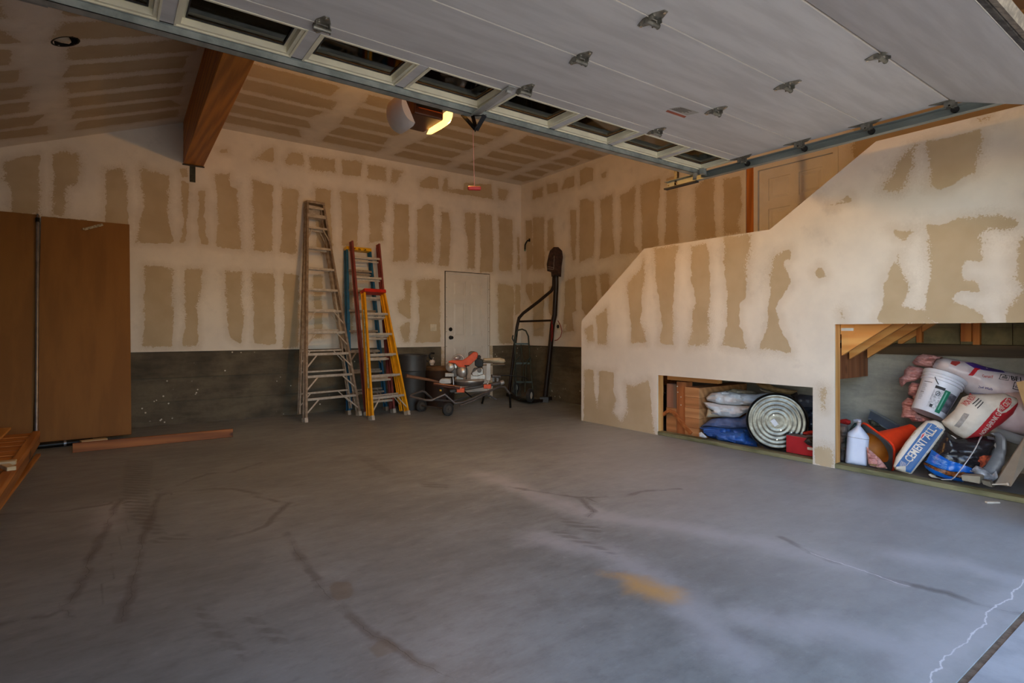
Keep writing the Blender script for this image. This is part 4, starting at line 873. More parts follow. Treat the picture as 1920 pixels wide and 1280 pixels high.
# ================================================================ ladders
M_ALU = pm('aluminium_worn', (176, 160, 142), (146, 130, 114), 18, .42, .55, bmp=.1)
M_ALUL = pm('aluminium_light', (208, 200, 188), (186, 176, 162), 18, .4, .45)
M_SPL = pm('plaster_spatter', (214, 206, 192), None, 8, .8)
def ladder(name, label, fl, fr, tl, tr, nst, pitch, mr, mst, mcap, off, capd=.13, braces=(), mrear=None, rear=True, first=None, railw=.03, raild=.075, shelf=False):
    fl, fr, tl, tr = map(Vector, (fl, fr, tl, tr)); t = thing(name, label, 'ladder', (fl+fr)/2)
    acr = (fr-fl).normalized(); up = ((tl+tr)/2-(fl+fr)/2).normalized(); out = acr.cross(up).normalized()
    if out.y > 0: out = -out
    mrear = mrear or mr
    for a, b in ((fl, tl), (fr, tr)):
        mb = MB(); mb.bar(a, b, railw*.35, raild, out)
        for s_ in (-1, 1): mb.bar(a+out*(s_*raild/2), b+out*(s_*raild/2), railw, .004, out)
        mb.build('rail', mr, t)
        MB().bar(a-up*.002, a+up*.06, railw*1.5, raild*1.15, out).build('foot', mst, t)
    H_ = (tl-fl).length; first = first or pitch
    for i in range(nst):
        k = (first+i*pitch)/H_
        if k > .985: break
        a = fl.lerp(tl, k); b = fr.lerp(tr, k)
        mb = MB(); zu = Vector((0, 0, 1)); mb.bar(a, b, raild*.95, .005, zu).bar(a+out*raild*.48-zu*.014, b+out*raild*.48-zu*.014, .004, .030, zu).bar(a-out*raild*.45-zu*.012, b-out*raild*.45-zu*.012, .004, .024, zu); mb.build('step', mst, t)
        if i in braces:
            for (p, q, f0) in ((a, b, fl.lerp(tl, max(0, k-.20/H_))), (b, a, fr.lerp(tr, max(0, k-.20/H_)))):
                MB().bar(p.lerp(q, .24)-zu*.02+out*raild*.4, f0+out*raild*.4, .018, .005, out).build('brace', mst, t)
    if rear:
        o1 = Vector(off); ra = [(fl+o1+up*.05, tl+o1*.25-up*.05), (fr+o1-acr*.04+up*.05, tr+o1*.25-up*.05-acr*.02)]
        for a, b in ra:
            mb = MB(); mb.bar(a, b, railw*.3, raild*.55, out)
            for s_ in (-1, 1): mb.bar(a+out*(s_*raild*.27), b+out*(s_*raild*.27), railw*.8, .004, out)
            mb.build('rear_rail', mrear, t)
        n2 = nst
        for i in range(n2):
            k = (first*.92+i*pitch)/H_
            if k > .93: break
            MB().bar(ra[0][0].lerp(ra[0][1], k), ra[1][0].lerp(ra[1][1], k), .022, .022).build('rear_bar', mst, t)
            if i in braces and i % 2 == 0:
                for (p, q, f0) in ((0, 1, 0), (1, 0, 1)):
                    A1 = ra[p][0].lerp(ra[p][1], k); B1 = ra[q][0].lerp(ra[q][1], k); F0 = ra[p][0].lerp(ra[p][1], max(0, k-.18/H_)); MB().bar(A1.lerp(B1, .22), F0, .014, .004, out).build('brace', mst, t)
    if mcap:
        cc = (tl+tr)/2; MB().bar(tl-acr*.015, tr+acr*.015, capd, .05, up).build('cap', mcap, t, bevel=.006)
    if shelf:
        a = fl.lerp(tl, .935); b = fr.lerp(tr, .935); MB().bar(a, b, .08, .05, up).build('step', mst, t)
        A1 = fl.lerp(tl, .985); B1 = fr.lerp(tr, .985)
        MB().tube([A1-up*.03-out*.02, A1.lerp(B1, .5)-up*.035-out*.04, A1.lerp(B1, .85)-up*.06-out*.04, A1.lerp(B1, .92)-up*.14-out*.02], .010, 8).build('spreader_bar', mr, t)
        MB().bar(fl.lerp(tl, .955)-out*.03, fr.lerp(tr, .955)-out*.03, .004, .16, up).build('back_plate', mst, t)
    return t
ladder('step_ladder', 'tallest ladder, plaster-spattered aluminium stepladder left of the coloured ladders', (2.103, 7.52, 0), (2.893, 7.69, 0), (2.315, 8.20, 3.03), (2.545, 8.23, 3.03), 10, .305, M_ALU, M_ALUL, None, (-.045, .10, .05), braces=(0, 1, 2, 3, 4, 8), shelf=True)
tl_ = bpy.data.objects['step_ladder']; MB().bar((2.30, 8.215, 3.04), (2.56, 8.245, 3.04), .14, .035).build('cap', M_ALU, tl_, bevel=.005)
M_BLUE = pm('blue_fibreglass', (24, 96, 132), (18, 78, 110), 9, .5); M_YEL = pm('yellow_fibreglass', (232, 164, 14), (214, 144, 8), 9, .5); M_MAR = pm('maroon_fibreglass', (140, 66, 58), (120, 52, 48), 9, .5)
M_RED = pm('red_cap', (196, 36, 26), (176, 28, 20), 8, .4); M_YC = pm('yellow_cap', (240, 182, 10), (226, 166, 6), 8, .4)
bl = ladder('step_ladder', 'blue fibreglass stepladder with a yellow cap, behind the maroon ladder', (2.80, 7.86, 0), (3.40, 7.93, 0), (2.90, 8.24, 2.43), (3.27, 8.26, 2.43), 7, .305, M_BLUE, M_ALU, M_YC, (.06, .05, .02), capd=.11, braces=(0, 2))
fc = (2.93, 8.178, 2.415); flat_text('cap_print', '7 5 2', (2.98, 8.181, 2.414), (3.20, 8.193, 2.414), (0, -1, 0), M_BLK, bl, height=.028)
ladder('extension_ladder', 'maroon fibreglass extension ladder between the blue and yellow stepladders', (2.97, 7.60, 0), (3.40, 7.66, 0), (2.925, 8.09, 2.52), (3.355, 8.12, 2.52), 8, .305, M_MAR, M_ALUL, None, (.03, .06, .0), first=.2)
ylad = ladder('step_ladder', 'shorter yellow stepladder with a red cap, in front of the others', (2.876, 7.177, 0), (3.47, 7.333, 0), (2.977, 7.75, 1.765), (3.298, 7.80, 1.765), 5, .305, M_YEL, M_ALUL, M_RED, (.0, .12, .0), braces=(0,), capd=.14)
a = Vector((2.895, 7.30, .33)); MB().bar((2.90, 7.31, .42), (2.965, 7.66, 1.50), .002, .05, (1, 0, 0)).build('side_label', pm('worn_label', (150, 150, 120), (96, 110, 84), 30, .6), ylad)

# ================================================================ bins
M_BIN = pm('bin_plastic', (44, 42, 42), (54, 52, 50), 7, .5)
t = thing('trash_can', 'large round black trash can between the yellow ladder and the saw', 'trash can', (3.80, 7.90, 0))
MB().lathe((3.80, 7.90, 0), (0, 0, 1), [(0, .012), (.195, .012), (.20, .0), (.205, .05), (.222, .58), (.230, .585), (.233, .60), (.228, .615), (.238, .80), (.252, .80), (.254, .835), (.244, .84), (.232, .835), (.225, .6), (.20, .04), (0, .04)], 40).build('can', M_BIN, t)
for s_ in (-1, 1): MB().tube([(3.80+s_*.24, 7.85, .74), (3.80+s_*.272, 7.86, .72), (3.80+s_*.272, 7.94, .72), (3.80+s_*.24, 7.95, .74)], .01, 8).build('handle', M_BIN, t)
t = thing('hand_brush', 'small white brush with a curved black handle on the drum lid behind the trash can', 'brush', Vector((4.19, 7.97, .628)))
bq = onY(810, 678, 7.97); MB().tube([bq+UP*.03, onY(806, 670, 7.97), onY(805, 666, 7.97), onY(808, 662, 7.97), onY(814, 662, 7.97)], .016, 8).build('handle', M_BLK, t)
MB().blob(bq, .055, amp=.35, seed=3, squash=(.9, .7, .7)).blob(bq-UP*.04, .04, squash=(.8, .7, .5)).build('bristle_head', pm('grimy_white', (214, 196, 180), None, 9, .8), t)
t = thing('barrel', 'dark brown drum with a brown lid between the trash can and the saw', 'barrel', (4.36, 8.0, 0))
MB().lathe((4.36, 8.0, 0), (0, 0, 1), [(0, 0), (.22, 0), (.225, .02), (.24, .3), (.235, .56), (.228, .60), (0, .60)], 30).build('drum', pm('dark_brown_fibre', (58, 36, 24), (44, 28, 20), 9, .7), t)
MB().lathe((4.36, 8.0, .602), (0, 0, 1), [(0, .022), (.225, .022), (.236, .018), (.236, -.03), (.230, -.03), (.230, 0), (0, 0)], 30).build('lid', pm('brown_lid', (120, 86, 50), (96, 68, 40), 7, .7), t)

# ================================================================ mitre saw on its folding stand
M_TUBE = pm('grey_stand_tube', (112, 104, 100), (92, 86, 82), 12, .4, .4); M_ORG = pm('orange_plastic', (226, 92, 44), (206, 76, 32), 8, .45)
M_CAST = pm('cast_aluminium', (190, 184, 176), (160, 154, 148), 16, .35, .6); M_CASTD = pm('cast_dark', (104, 98, 94), (84, 80, 76), 14, .45, .4)
t = thing('saw_stand', 'grey tubular folding saw stand on two rubber wheels near the back door', 'tool stand', (4.4, 7.2, 0))
W1 = Vector((3.90, 6.93, .095)); W2 = Vector((3.80, 7.55, .085)); axd = (W2-W1).normalized()
for W in (W1, W2):
    wh = MB().lathe(W-axd*.022, axd, [(.052, 0), (.085, .0), (.093, .008), (.093, .036), (.085, .044), (.052, .044)], 26).build('wheel', M_RUB, t)
    MB().lathe(W-axd*.018, axd, [(0, 0), (.054, 0), (.054, .036), (0, .036)], 20).cyl(W-axd*.03, W+axd*.03, .016, 10).build('wheel_hub', pm('hub_grey', (74, 66, 58)), wh)
MB().cyl(W1, W2, .013, 10).build('axle', M_TUBE, t)
q1 = [Q(769, 743, 7.95), Q(798, 750, 7.9), Q(810, 750, 7.9), Q(834, 739, 7.95), Q(853, 756, 8.0), Q(868, 754, 8.05), Q(915, 734, 8.3), Q(936, 725, 8.5), Q(946, 725, 8.55), Q(956, 738, 8.6)]
MB().tube(q1, .0165, 12).build('near_frame', M_TUBE, t)
q2 = [Q(769, 743, 7.95), Q(772, 740, 8.0), Q(792, 733, 8.12), Q(797, 735, 8.15), Q(812, 749, 8.3), Q(850, 752, 8.6), Q(900, 735, 8.9), Q(918, 742, 8.95), Q(932, 749, 9.0)]
MB().tube(q2, .0155, 12).build('far_frame', M_TUBE, t)
MB().tube([Q(862, 760, 8.0), Q(885, 752, 8.1), Q(905, 742, 8.25), Q(918, 736, 8.35)], .013, 10).build('lift_bar', M_TUBE, t)
for pa, pb in (((956, 737, 8.6), (957, 761, 8.72)), ((909, 738, 8.9), (904, 753.5, 9.25))):
    a, b_ = Q(*pa), Q(*pb); b_.z = .008; MB().tube([a, a.lerp(b_, .5), b_], .017, 10).build('leg', M_BLK, t)
MB().tube([Q(843, 734, 8.1), Q(870, 729, 8.2), Q(910, 722, 8.4), Q(938, 718, 8.5)], .026, 12).build('main_beam', M_CASTD, t)
MB().cyl(Q(938, 718, 8.48), Q(944, 716, 8.5), .034, 14).build('beam_knob', M_CAST, t)
for px, py, T_ in ((864, 731, 8.12), (914, 724, 8.36)):
    c = Q(px, py, T_); MB().obox(c, RT, FW, UP, .055, .06, .030).build('clamp', M_ORG, t, bevel=.008); MB().cyl(c+UP*.028, c+UP*.05, .018, 12).build('clamp_bolt', M_CAST, t)
MB().tube([Q(813, 720, 8.0), Q(838, 725, 8.0), Q(862, 728, 8.05)], .014, 8).build('support_arm', pm('rust_arm', (104, 50, 30), None, 8, .6), t)
c = Q(828, 730, 8.05); MB().obox(c, RT, FW, UP, .02, .02, .035).build('extension_bracket', M_BLK, t); MB().cyl(Q(826, 733, 7.98), Q(826, 730, 7.98), .016, 12).build('yellow_knob', pm('yellow_knob', (226, 176, 60)), t)
for px in (925, 933): MB().bar(Q(px, 707, 8.5), Q(px, 715, 8.5), .03, .012, FW).build('roller_post', M_CASTD, t)
MB().tube([Q(922, 705, 8.45), Q(938, 706, 8.5)], .022, 12).build('support_roller', M_CASTD, t)
# stand's struts down from the beam so that the saw is carried
MB().tube([Q(868, 731, 8.14), Q(885, 745, 8.3), Q(905, 738, 8.4)], .012, 8).tube([Q(845, 735, 8.1), Q(838, 748, 7.98)], .012, 8).build('link', M_BLK, t)

sw = thing('mitre_saw', 'orange and grey sliding mitre saw on the tubular stand', 'saw', Q(880, 722, 8.4))
c0 = Q(879, 716, 8.42); r_ = .232
MB().lathe(c0-UP*.045, (0, 0, 1), [(0, 0), (r_*.86, 0), (r_*.93, .02), (r_, .05), (r_, .062), (r_*.985, .066), (0, .066)], 44).build('base', M_CASTD, sw)
MB().lathe(c0+UP*.022, (0, 0, 1), [(0, 0), (r_*1.0, 0), (r_*1.0, .012), (r_*.9, .020), (0, .02)], 44).build('turntable', M_CAST, sw)
MB().obox(Q(896, 706, 8.42), RT, FW, UP, .11, .02, .035).obox(Q(862, 707, 8.42), RT, FW, UP, .05, .02, .03).build('fence', M_CAST, sw, bevel=.005)
def slab(name, pts, T_, th, m, **kw):
    return MB().prism([Q(a, b, T_) for a, b in pts], FW*th).build(name, m, sw, bevel=.012, seg=3, **kw)
slab('blade_guard', [(840.5, 677), (846, 675.5), (866, 675.5), (874, 671), (887, 660), (893, 660), (896, 664), (894.5, 671), (884, 682), (874, 688.5), (866, 689), (860, 688), (853, 681), (841, 680)], 8.28, .12, M_ORG, label='orange upper blade guard')
slab('motor_housing', [(878, 661), (882, 658.5), (890, 659), (893, 662), (886, 672), (878, 668)], 8.42, .14, M_CASTD)
MB().tube([Q(848, 674, 8.36), Q(851, 668, 8.36), Q(857, 665, 8.36), Q(864, 665.5, 8.36), Q(868, 669, 8.36), Q(869, 673, 8.36)], .014, 10).build('handle', M_CAST, sw)
MB().blob(Q(857, 670.5, 8.38), .062, squash=(1, .7, .55)).build('motor_cap', M_CAST, sw)
MB().lathe(Q(844, 688, 8.30), -FW, [(0, -.1), (.055, -.1), (.07, -.02), (.062, .04), (.03, .06), (0, .062)], 24).lathe(Q(851, 688, 8.40), -FW, [(0, -.04), (.06, -.04), (.06, .03), (0, .05)], 24).build('motor', M_CAST, sw)
MB().prism([Q(*p, 8.34) for p in ((847, 690), (856, 690), (857, 706), (846, 707))], FW*.10).build('arm_bracket', M_CASTD, sw, bevel=.008)
MB().lathe(Q(867, 697, 8.30), -FW, [(0, -.05), (.085, -.05), (.088, 0), (.06, .035), (0, .045)], 30).build('blade_cover', M_CAST, sw)
mb = MB(); mb.cyl(Q(874.5, 686, 8.22), Q(874.5, 711, 8.22), .007, 8).cyl(Q(871, 685.5, 8.22), Q(880, 685.5, 8.22), .008, 8).cyl(Q(858, 686, 8.3), Q(858, 704, 8.3), .006, 8); mb.build('clamp_screw', M_BLK, sw)
slab('pivot_arm', [(882, 702), (888, 690), (904, 688), (906, 692), (898, 703), (893, 706)], 8.46, .10, M_CASTD)
slab('tilt_housing', [(890, 676), (897, 671), (905, 675), (906, 687), (896, 689), (890, 685)], 8.38, .14, M_BLK)
slab('bevel_housing', [(884, 699), (892, 693), (899, 689), (905, 690), (906, 702), (896, 705), (886, 705)], 8.36, .10, M_CAST)
MB().lathe(Q(899, 694, 8.34), -FW, [(0, 0), (.035, 0), (.035, .02), (0, .02)], 18).build('bevel_dial', M_CASTD, sw)
mb = MB(); mb.cyl(Q(905, 684, 8.40), Q(946, 683, 8.62), .012, 10).cyl(Q(906, 679, 8.48), Q(944, 680, 8.68), .012, 10); mb.build('slide_rail', M_BOLT, sw)
P1 = Pillow([(905, 671), (938, 670.5), (946, 673), (948, 678), (944, 681), (925, 679), (906, 677)], (Q(925, 675, 8.5), -FW), .05, .04, .02, .006, 14, 2); P1.build('dust_bag', pm('beige_canvas', (206, 190, 160), (176, 160, 132), 14, .85), sw)
MB().prism([Q(*p, 8.40) for p in ((912.5, 681), (919.5, 681), (919.5, 713), (911.5, 713))], FW*.03).build('rail_bracket', pm('painted_grey', (196, 196, 192), None, 8, .5), sw, bevel=.004)
MB().prism([Q(*p, 8.12) for p in ((824, 713), (827, 710), (844, 710), (845, 719), (828, 719), (823, 717))], FW*.14).build('side_table', pm('painted_grey', (196, 196, 192)), sw, bevel=.006)
MB().prism([Q(*p, 8.26) for p in ((834.5, 699), (851, 699.5), (851, 706), (834.5, 706))], FW*.05).build('fence_wing', M_CAST, sw, bevel=.004)
MB().cyl(Q(849.5, 707, 8.24), Q(850.5, 723, 8.22), .010, 8).build('table_post', M_CAST, sw)
slab('cord_wrap', [(893, 667), (899, 665), (902, 669), (899, 674), (894, 673)], 8.5, .06, M_BLK)
t = thing('wooden_handle', 'long brown wooden tool handle sticking out left of the saw', 'tool handle', Q(790, 712, 7.9))
MB().tube([Q(761.5, 704.5, 7.75), Q(772, 706.5, 7.8), Q(785, 708.5, 7.85), Q(805, 712, 7.95), Q(822, 716, 8.02)], .026, 10, r1=.016).build('shaft', wood('worn_handle', (124, 84, 56), (92, 60, 40), 'x'), t)
MB().bar(Q(813, 718, 7.93), Q(862, 724, 8.02), .09, .012, UP).build('thin_plank', M_LUM, label='thin reddish plank lying on the left arm of the saw stand', cat='board')

# ================================================================ black tube stand, hand truck, jacket
M_BT = pm('black_tube', (30, 20, 16), (40, 28, 22), 12, .4, .3)
t = thing('tube_stand', 'tall dark tubular steel stand in the back corner', 'stand', (5.9, 7.6, 0))
MB().tube([Q(1022, 744, 9.52), Q(1029, 680, 9.48), Q(1036, 608, 9.42), Q(1040, 590, 9.40), Q(1042.5, 540, 9.35), Q(1043, 467, 9.28)], .042, 14).build('mast', M_BT, t)
MB().tube([Q(1038.5, 512, 9.34), Q(1038, 536, 9.38), Q(1034, 545, 9.4), Q(1010, 565, 9.5), Q(981, 587, 9.58), Q(973, 596, 9.6), Q(969.5, 612, 9.62), Q(961, 680, 9.66), Q(954, 738, 9.66)], .027, 12).build('curved_leg', M_BT, t)
MB().tube([Q(972, 602.5, 9.62), Q(1037, 600.5, 9.43)], .018, 10).build('cross_bar', M_BT, t)
def gz(px, py, z=.035): return onZ(px, py, z)
bp = [gz(948, 738), gz(978, 749), gz(998, 752), gz(1020, 750), gz(1038, 744), gz(1018, 735)]
for i in range(5): MB().bar(bp[i], bp[i+1], .06, .05).build('base_rail', M_BT, t)
MB().obox(Vector((bp[3].x, bp[3].y, .045)), RT, FW, UP, .07, .05, .045).build('mast_socket', M_BT, t)
t = thing('jacket', 'dark jacket draped over the top of the tall tube stand', 'jacket', Q(1040, 520, 9.15))
M_JK = pm('dark_wool', (66, 44, 36), (40, 28, 26), 22, .95, bmp=.4)
J1 = Pillow([(1038, 463), (1047, 463), (1054, 470), (1055.5, 482), (1053, 500), (1052, 519), (1046, 518), (1040, 515), (1034, 519), (1033, 510), (1026, 508), (1025, 495), (1028, 480), (1031, 470)], (Q(1040, 490, 9.18), -FW), .075, .09, .018, .022, 9, 5, back=.7); J1.build('body', M_JK, t)
J1.decal('white_stripe', [(1026.5, 500), (1037, 502), (1037, 503), (1026.5, 501)], pm('stripe_white', (120, 110, 104)), t, .004); J1.decal('white_stripe', [(1026, 504), (1037, 505), (1037, 506), (1026, 505)], pm('stripe_white', (120, 110, 104)), t, .004)
J1.decal('white_stripe', [(1038, 480), (1039, 480), (1038, 506), (1037, 506)], pm('stripe_white', (120, 110, 104)), t, .004)
t = thing('red_cable', 'thin red cord looped over the mast of the tube stand', 'cord', Q(1045, 620, 9.3))
MB().tube([Q(1035, 601, 9.33), Q(1033.5, 620, 9.33), Q(1034, 640, 9.33), Q(1036, 632, 9.3), Q(1036, 608, 9.33)], .006, 6).tube([Q(1046, 601, 9.36), Q(1051, 610, 9.42), Q(1053.5, 621, 9.44), Q(1051, 631, 9.42), Q(1045, 637, 9.4), Q(1040, 638, 9.35)], .006, 6).build('loop', pm('red_cord', (150, 20, 18), None, 8, .6), t)
M_GT = pm('green_hand_truck', (44, 56, 48), (34, 42, 38), 14, .45, .3)
t = thing('hand_truck', 'dark green hand truck with two pale-hubbed wheels against the tube stand', 'hand truck', (5.6, 7.4, 0))
MB().tube([Q(968.5, 742, 9.28), Q(966, 690, 9.4), Q(965.5, 645, 9.5), Q(967, 626, 9.5), Q(971, 619, 9.5), Q(979, 617, 9.5), Q(986, 620, 9.48), Q(990.5, 630, 9.48), Q(991.5, 645, 9.47), Q(995, 690, 9.36), Q(999, 732, 9.24)], .0135, 10).build('frame', M_GT, t)
MB().tube([Q(962, 628, 9.5), Q(960.5, 634, 9.5), Q(964, 641, 9.48), Q(966, 645, 9.48)], .012, 8).build('grip', M_GT, t)
for (a, b) in (((966, 644.5, 9.47), (991, 644.5, 9.47)), ((967, 681, 9.4), (996, 681, 9.38)), ((968, 716, 9.28), (998, 716, 9.24))): MB().bar(Q(*a), Q(*b), .03, .008, FW).build('cross_bar', M_GT, t)
MB().tube([Q(977, 646, 9.46), Q(980.5, 680, 9.38), Q(981, 716, 9.26)], .010, 8).build('centre_bar', M_GT, t)
for dx in (0, 22): MB().tube([Q(962+dx, 735, 9.15), Q(964+dx, 690, 9.3), Q(967+dx, 676, 9.34), Q(972+dx, 670, 9.38)], .010, 8).build('stair_glide', M_GT, t)
for (px, py, T_) in ((966, 727, 9.35), (994, 741, 9.12)):
    c = Q(px, py, T_); c.z = max(c.z, .115); ax = (RT*.9-FW*.45).normalized()
    wh = MB().lathe(c-ax*.02, ax, [(.06, -.01), (.095, -.01), (.112, .0), (.112, .04), (.095, .05), (.06, .05)], 26).build('wheel', M_RUB, t)
    MB().lathe(c-ax*.02, ax, [(0, .0), (.03, .0), (.062, .008), (.062, .035), (0, .04)], 22).build('wheel_hub', pm('pale_hub', (206, 196, 180), None, 6, .5), wh)
MB().bar(gz(975, 747, .07), gz(1000, 749, .07), .16, .008, UP).build('toe_plate', M_GT, t)
MB().tube([Q(921, 703, 9.0), Q(960, 704, 9.1), Q(984, 707, 9.1), Q(990, 711, 9.15)], .009, 8).build('long_rod', M_BLK, label='thin black rod lying across behind the saw towards the hand truck', cat='rod')
# ================================================================ left opening: timber, cloths, lid
def Xp(px, py, X): return onX(px, py, X)
M_GLU = wood('glulam', (186, 130, 84), (150, 100, 62), 'z', fine=22); M_GLUS = wood('glulam_side', (206, 146, 84), (178, 116, 60), 'y', fine=22, knots=False)
# big laminated block: end face towards the lens, long side running back
t = thing('timber_beam', 'big laminated timber beam end standing on edge behind the left sill', 'timber', (5.7, 3.87, 0))
hs = [0, .12, .23, .34, .46, .572]
M_GLB = wood('glulam_b', (196, 142, 94), (164, 112, 70), 'y', fine=22); M_GLA = wood('glulam_a', (182, 124, 78), (148, 98, 58), 'y', fine=22)
for i in range(5): MB().box((5.272+.003*(i % 2), 3.777+.003*(i % 2), hs[i]+.001), (6.20, 3.965, hs[i+1]-.001)).build('lamination', M_GLA if i % 2 else M_GLB, t, bevel=.003)
t = thing('timber_post', 'brown timber post with white nail heads behind the curved brace', 'timber', (5.3, 4.03, 0))
MB().box((5.30, 3.972, .0), (5.42, 4.098, .62)).build('post', wood('brown_post', (170, 104, 58), (140, 80, 42), 'z'), t, bevel=.002)
for px, py in ((1270, 724), (1271, 735), (1277, 744), (1277, 759)): q_ = onX(px, py, 5.2995); MB().cyl(q_, q_-Vector((.003, 0, 0)), .007, 8).build('nail_head', M_SPL, t)
t = thing('timber_offcut', 'grey-brown timber offcut set on end in the far left corner of the left opening', 'timber', (5.34, 4.17, .31))
MB().box((5.305, 4.150, .31), (5.40, 4.243, .585)).build('end_face', wood('grey_brown', (150, 104, 82), (120, 84, 66), 'z'), t); MB().box((5.305, 4.108, .31), (5.40, 4.149, .582)).build('side_face', wood('grey_brown2', (132, 106, 88), (104, 82, 68), 'z'), t)
MB().box((5.30, 4.104, .0), (5.42, 4.245, .308)).build('timber_stub', M_GLA, bevel=.002, label='square brown timber base under the grey-brown offcut', cat='timber')
MB().box((5.272, 3.55, .634), (5.36, 4.21, .688)).build('top_beam', M_GLUS, bevel=.004, label='orange timber lying along the top of the left opening', cat='timber')
pl = (Vector((5.262, 3.9, .2)), Vector((-1, 0, 0)))
pts = [onP(x, y, *pl) for x, y in ((1243, 778), (1250, 772), (1256, 770), (1262, 772), (1268, 778), (1276, 789), (1286, 801), (1296, 812))]
t = thing('curved_brace', 'bent brown wooden brace leaning in front of the timbers in the left opening', 'brace', pts[3])
mb = MB()
for p, q in zip(pts[:-1], pts[1:]): mb.bar(p, q+(q-p).normalized()*.004, .03, .034, pl[1])
mb.build('brace', wood('brace_wood', (176, 104, 52), (146, 80, 36), 'z', knots=False), t)
M_DROP = pm('canvas_drop_cloth', (206, 206, 210), (186, 184, 184), 6, .9, bmp=.2); M_DROP2 = pm('canvas_beige', (196, 184, 160), (172, 158, 134), 6, .9, bmp=.3)
M_TARP = pm('blue_tarp', (38, 84, 158), (24, 62, 128), 8, .45, bmp=.3); M_TARPD = pm('blue_tarp_faded', (92, 102, 136), (72, 84, 122), 8, .8, bmp=.25)
nC = Vector((-1, -.45, .12)).normalized()
def cloth(name, label, pts, X, Y, z, thick, m, amp=.018, fr=9, seed=1, R=.06, st=(1, 3.2), back=.6, n=None, cat='cloth', tt=None, step=.016, part='fold'):
    t = tt or thing(name, label, cat, (X, Y, max(z, 0)))
    P_ = Pillow(pts, (Vector((X, Y, z)), n or nC), thick, R, step, amp, fr, seed, back, st); P_.build(part, m, t); return t, P_
O5 = lambda pts: crop(1210, 680, 5.333, pts)
t, _ = cloth('blue_tarp', 'folded bright blue tarpaulin under the white drop cloth', O5([(545,640),(600,600),(660,560),(800,540),(960,545),(1062,480),(1075,640),(1040,655),(800,660),(640,640)]), 5.55, 3.28, .18, .09, M_TARPD, .035, 7, 3)
cloth('', '', O5([(545,645),(640,640),(820,655),(1035,655),(1045,740),(1120,760),(1120,845),(1000,830),(820,790),(640,745),(600,720)]), 5.48, 3.24, .10, .08, M_TARP, .05, 9, 7, tt=t, part='lower_fold')
cloth('', '', O5([(700,720),(760,700),(1000,690),(1010,800),(900,800),(720,770)]), 5.42, 3.2, .09, .09, pm('blue_tarp_edge', (60, 104, 176), (40, 80, 150), 8, .5, bmp=.3), .03, 12, 9, tt=t, part='front_fold')
for k in range(4):
    a = [onP(*p, Vector((5.36-.006*k, 3.2, .1)), nC) for p in O5([(585, 665+k*11), (690, 668+k*14), (800, 720+k*14), (900, 775+k*7)])]
    MB().tube(a, .004, 6).build('fold_edge', pm('blue_tarp_edge', (60, 104, 176)), t)
t, _ = cloth('drop_cloth', 'folded off-white canvas drop cloth on top of the blue tarp', O5([(608,345),(660,300),(800,282),(900,300),(1000,310),(1110,315),(1180,300),(1240,300),(1245,325),(1160,400),(1100,425),(900,428),(720,410),(615,375)]), 5.55, 3.30, .45, .075, M_DROP, .05, 7, 2)
cloth('', '', O5([(580,393),(640,395),(760,418),(900,430),(1090,430),(1040,480),(935,540),(880,545),(740,530),(640,505),(680,480),(620,450)]), 5.50, 3.28, .38, .07, M_DROP, .045, 8, 8, tt=t, part='lower_fold')
cloth('', '', O5([(625,455),(680,480),(880,510),(900,545),(760,540),(620,545),(605,545)]), 5.54, 3.28, .32, .06, M_DROP2, .02, 9, 4, tt=t, part='inner_fold')
cloth('beige_cloth', 'crumpled beige cloth heaped behind the white drop cloth', O5([(800,285),(880,258),(930,265),(980,270),(1080,285),(1120,305),(1000,330),(850,320)]), 5.85, 3.45, .52, .07, M_DROP2, .035, 14, 5)
cloth('paper_scrap', 'small white paper scrap behind the sill by the blue tarp', O5([(535,700),(560,690),(620,745),(600,750),(540,738)]), 5.30, 3.3, .06, .02, M_DROP, .01, 14, 5, R=.02)
# bin lid: dished galvanised disc
t = thing('bin_lid', 'round ribbed galvanised bin lid with a white sticker, standing on edge', 'lid', (5.42, 2.98, .06))
lc = Vector((5.43, 2.93, .335)); ln = Vector((-1, -.62, .10)).normalized(); LR = .285
lc = onP(1456.5, 790, lc, ln)
prof_ = [(0, .004)]
for k in range(1, 41): r_0 = LR*(.10+.0205*k); prof_ += [(r_0, .004+.0022*(1+math.sin(r_0/LR*44))*(.32 if k > 7 else .08))]
prof_ += [(LR*.93, .0), (LR*.955, .020), (LR*.985, .024), (LR, .014), (LR*.99, -.012), (LR*.95, -.014), (LR*.9, -.006), (0, -.004)]
M_LID = pm('lid_zinc', (84, 83, 80), (58, 57, 56), 9, .22, .9, bmp=.1)
lo_ = MB().lathe(lc, ln, prof_, 64).build('disc', M_LID, t)
e1 = ln.cross(Vector((0, 0, 1))).normalized(); e2 = e1.cross(ln)
sc_ = onP(1452, 792, lc, ln)+ln*.013; MB().obox(sc_, (e1*.6+e2*.8), (e1*.8-e2*.6), ln, .034, .022, .0006).build('sticker', pm('white_sticker', (224, 226, 232), None, 8, .6), t)
for p in crop(1210, 680, 5.333, [(1355, 672), (1460, 695), (1316, 766), (1282, 520)]): c = onP(*p, lc, ln)+ln*.012; MB().cyl(c, c+ln*.002, .006, 8).build('rivet', M_BOLT, t)
O6 = lambda pts: crop(1380, 700, 7.53, pts)
M_KR = pm('kraft_paper', (190, 158, 112), (160, 128, 86), 9, .85, bmp=.4)
t, _ = cloth('kraft_bag', 'crumpled brown kraft paper bag behind the bin lid', O6([(275,135),(480,150),(540,190),(780,230),(865,240),(865,270),(780,300),(660,290),(500,250),(330,190)]), 5.90, 3.15, .55, .05, M_KR, .03, 14, 3, cat='paper bag')
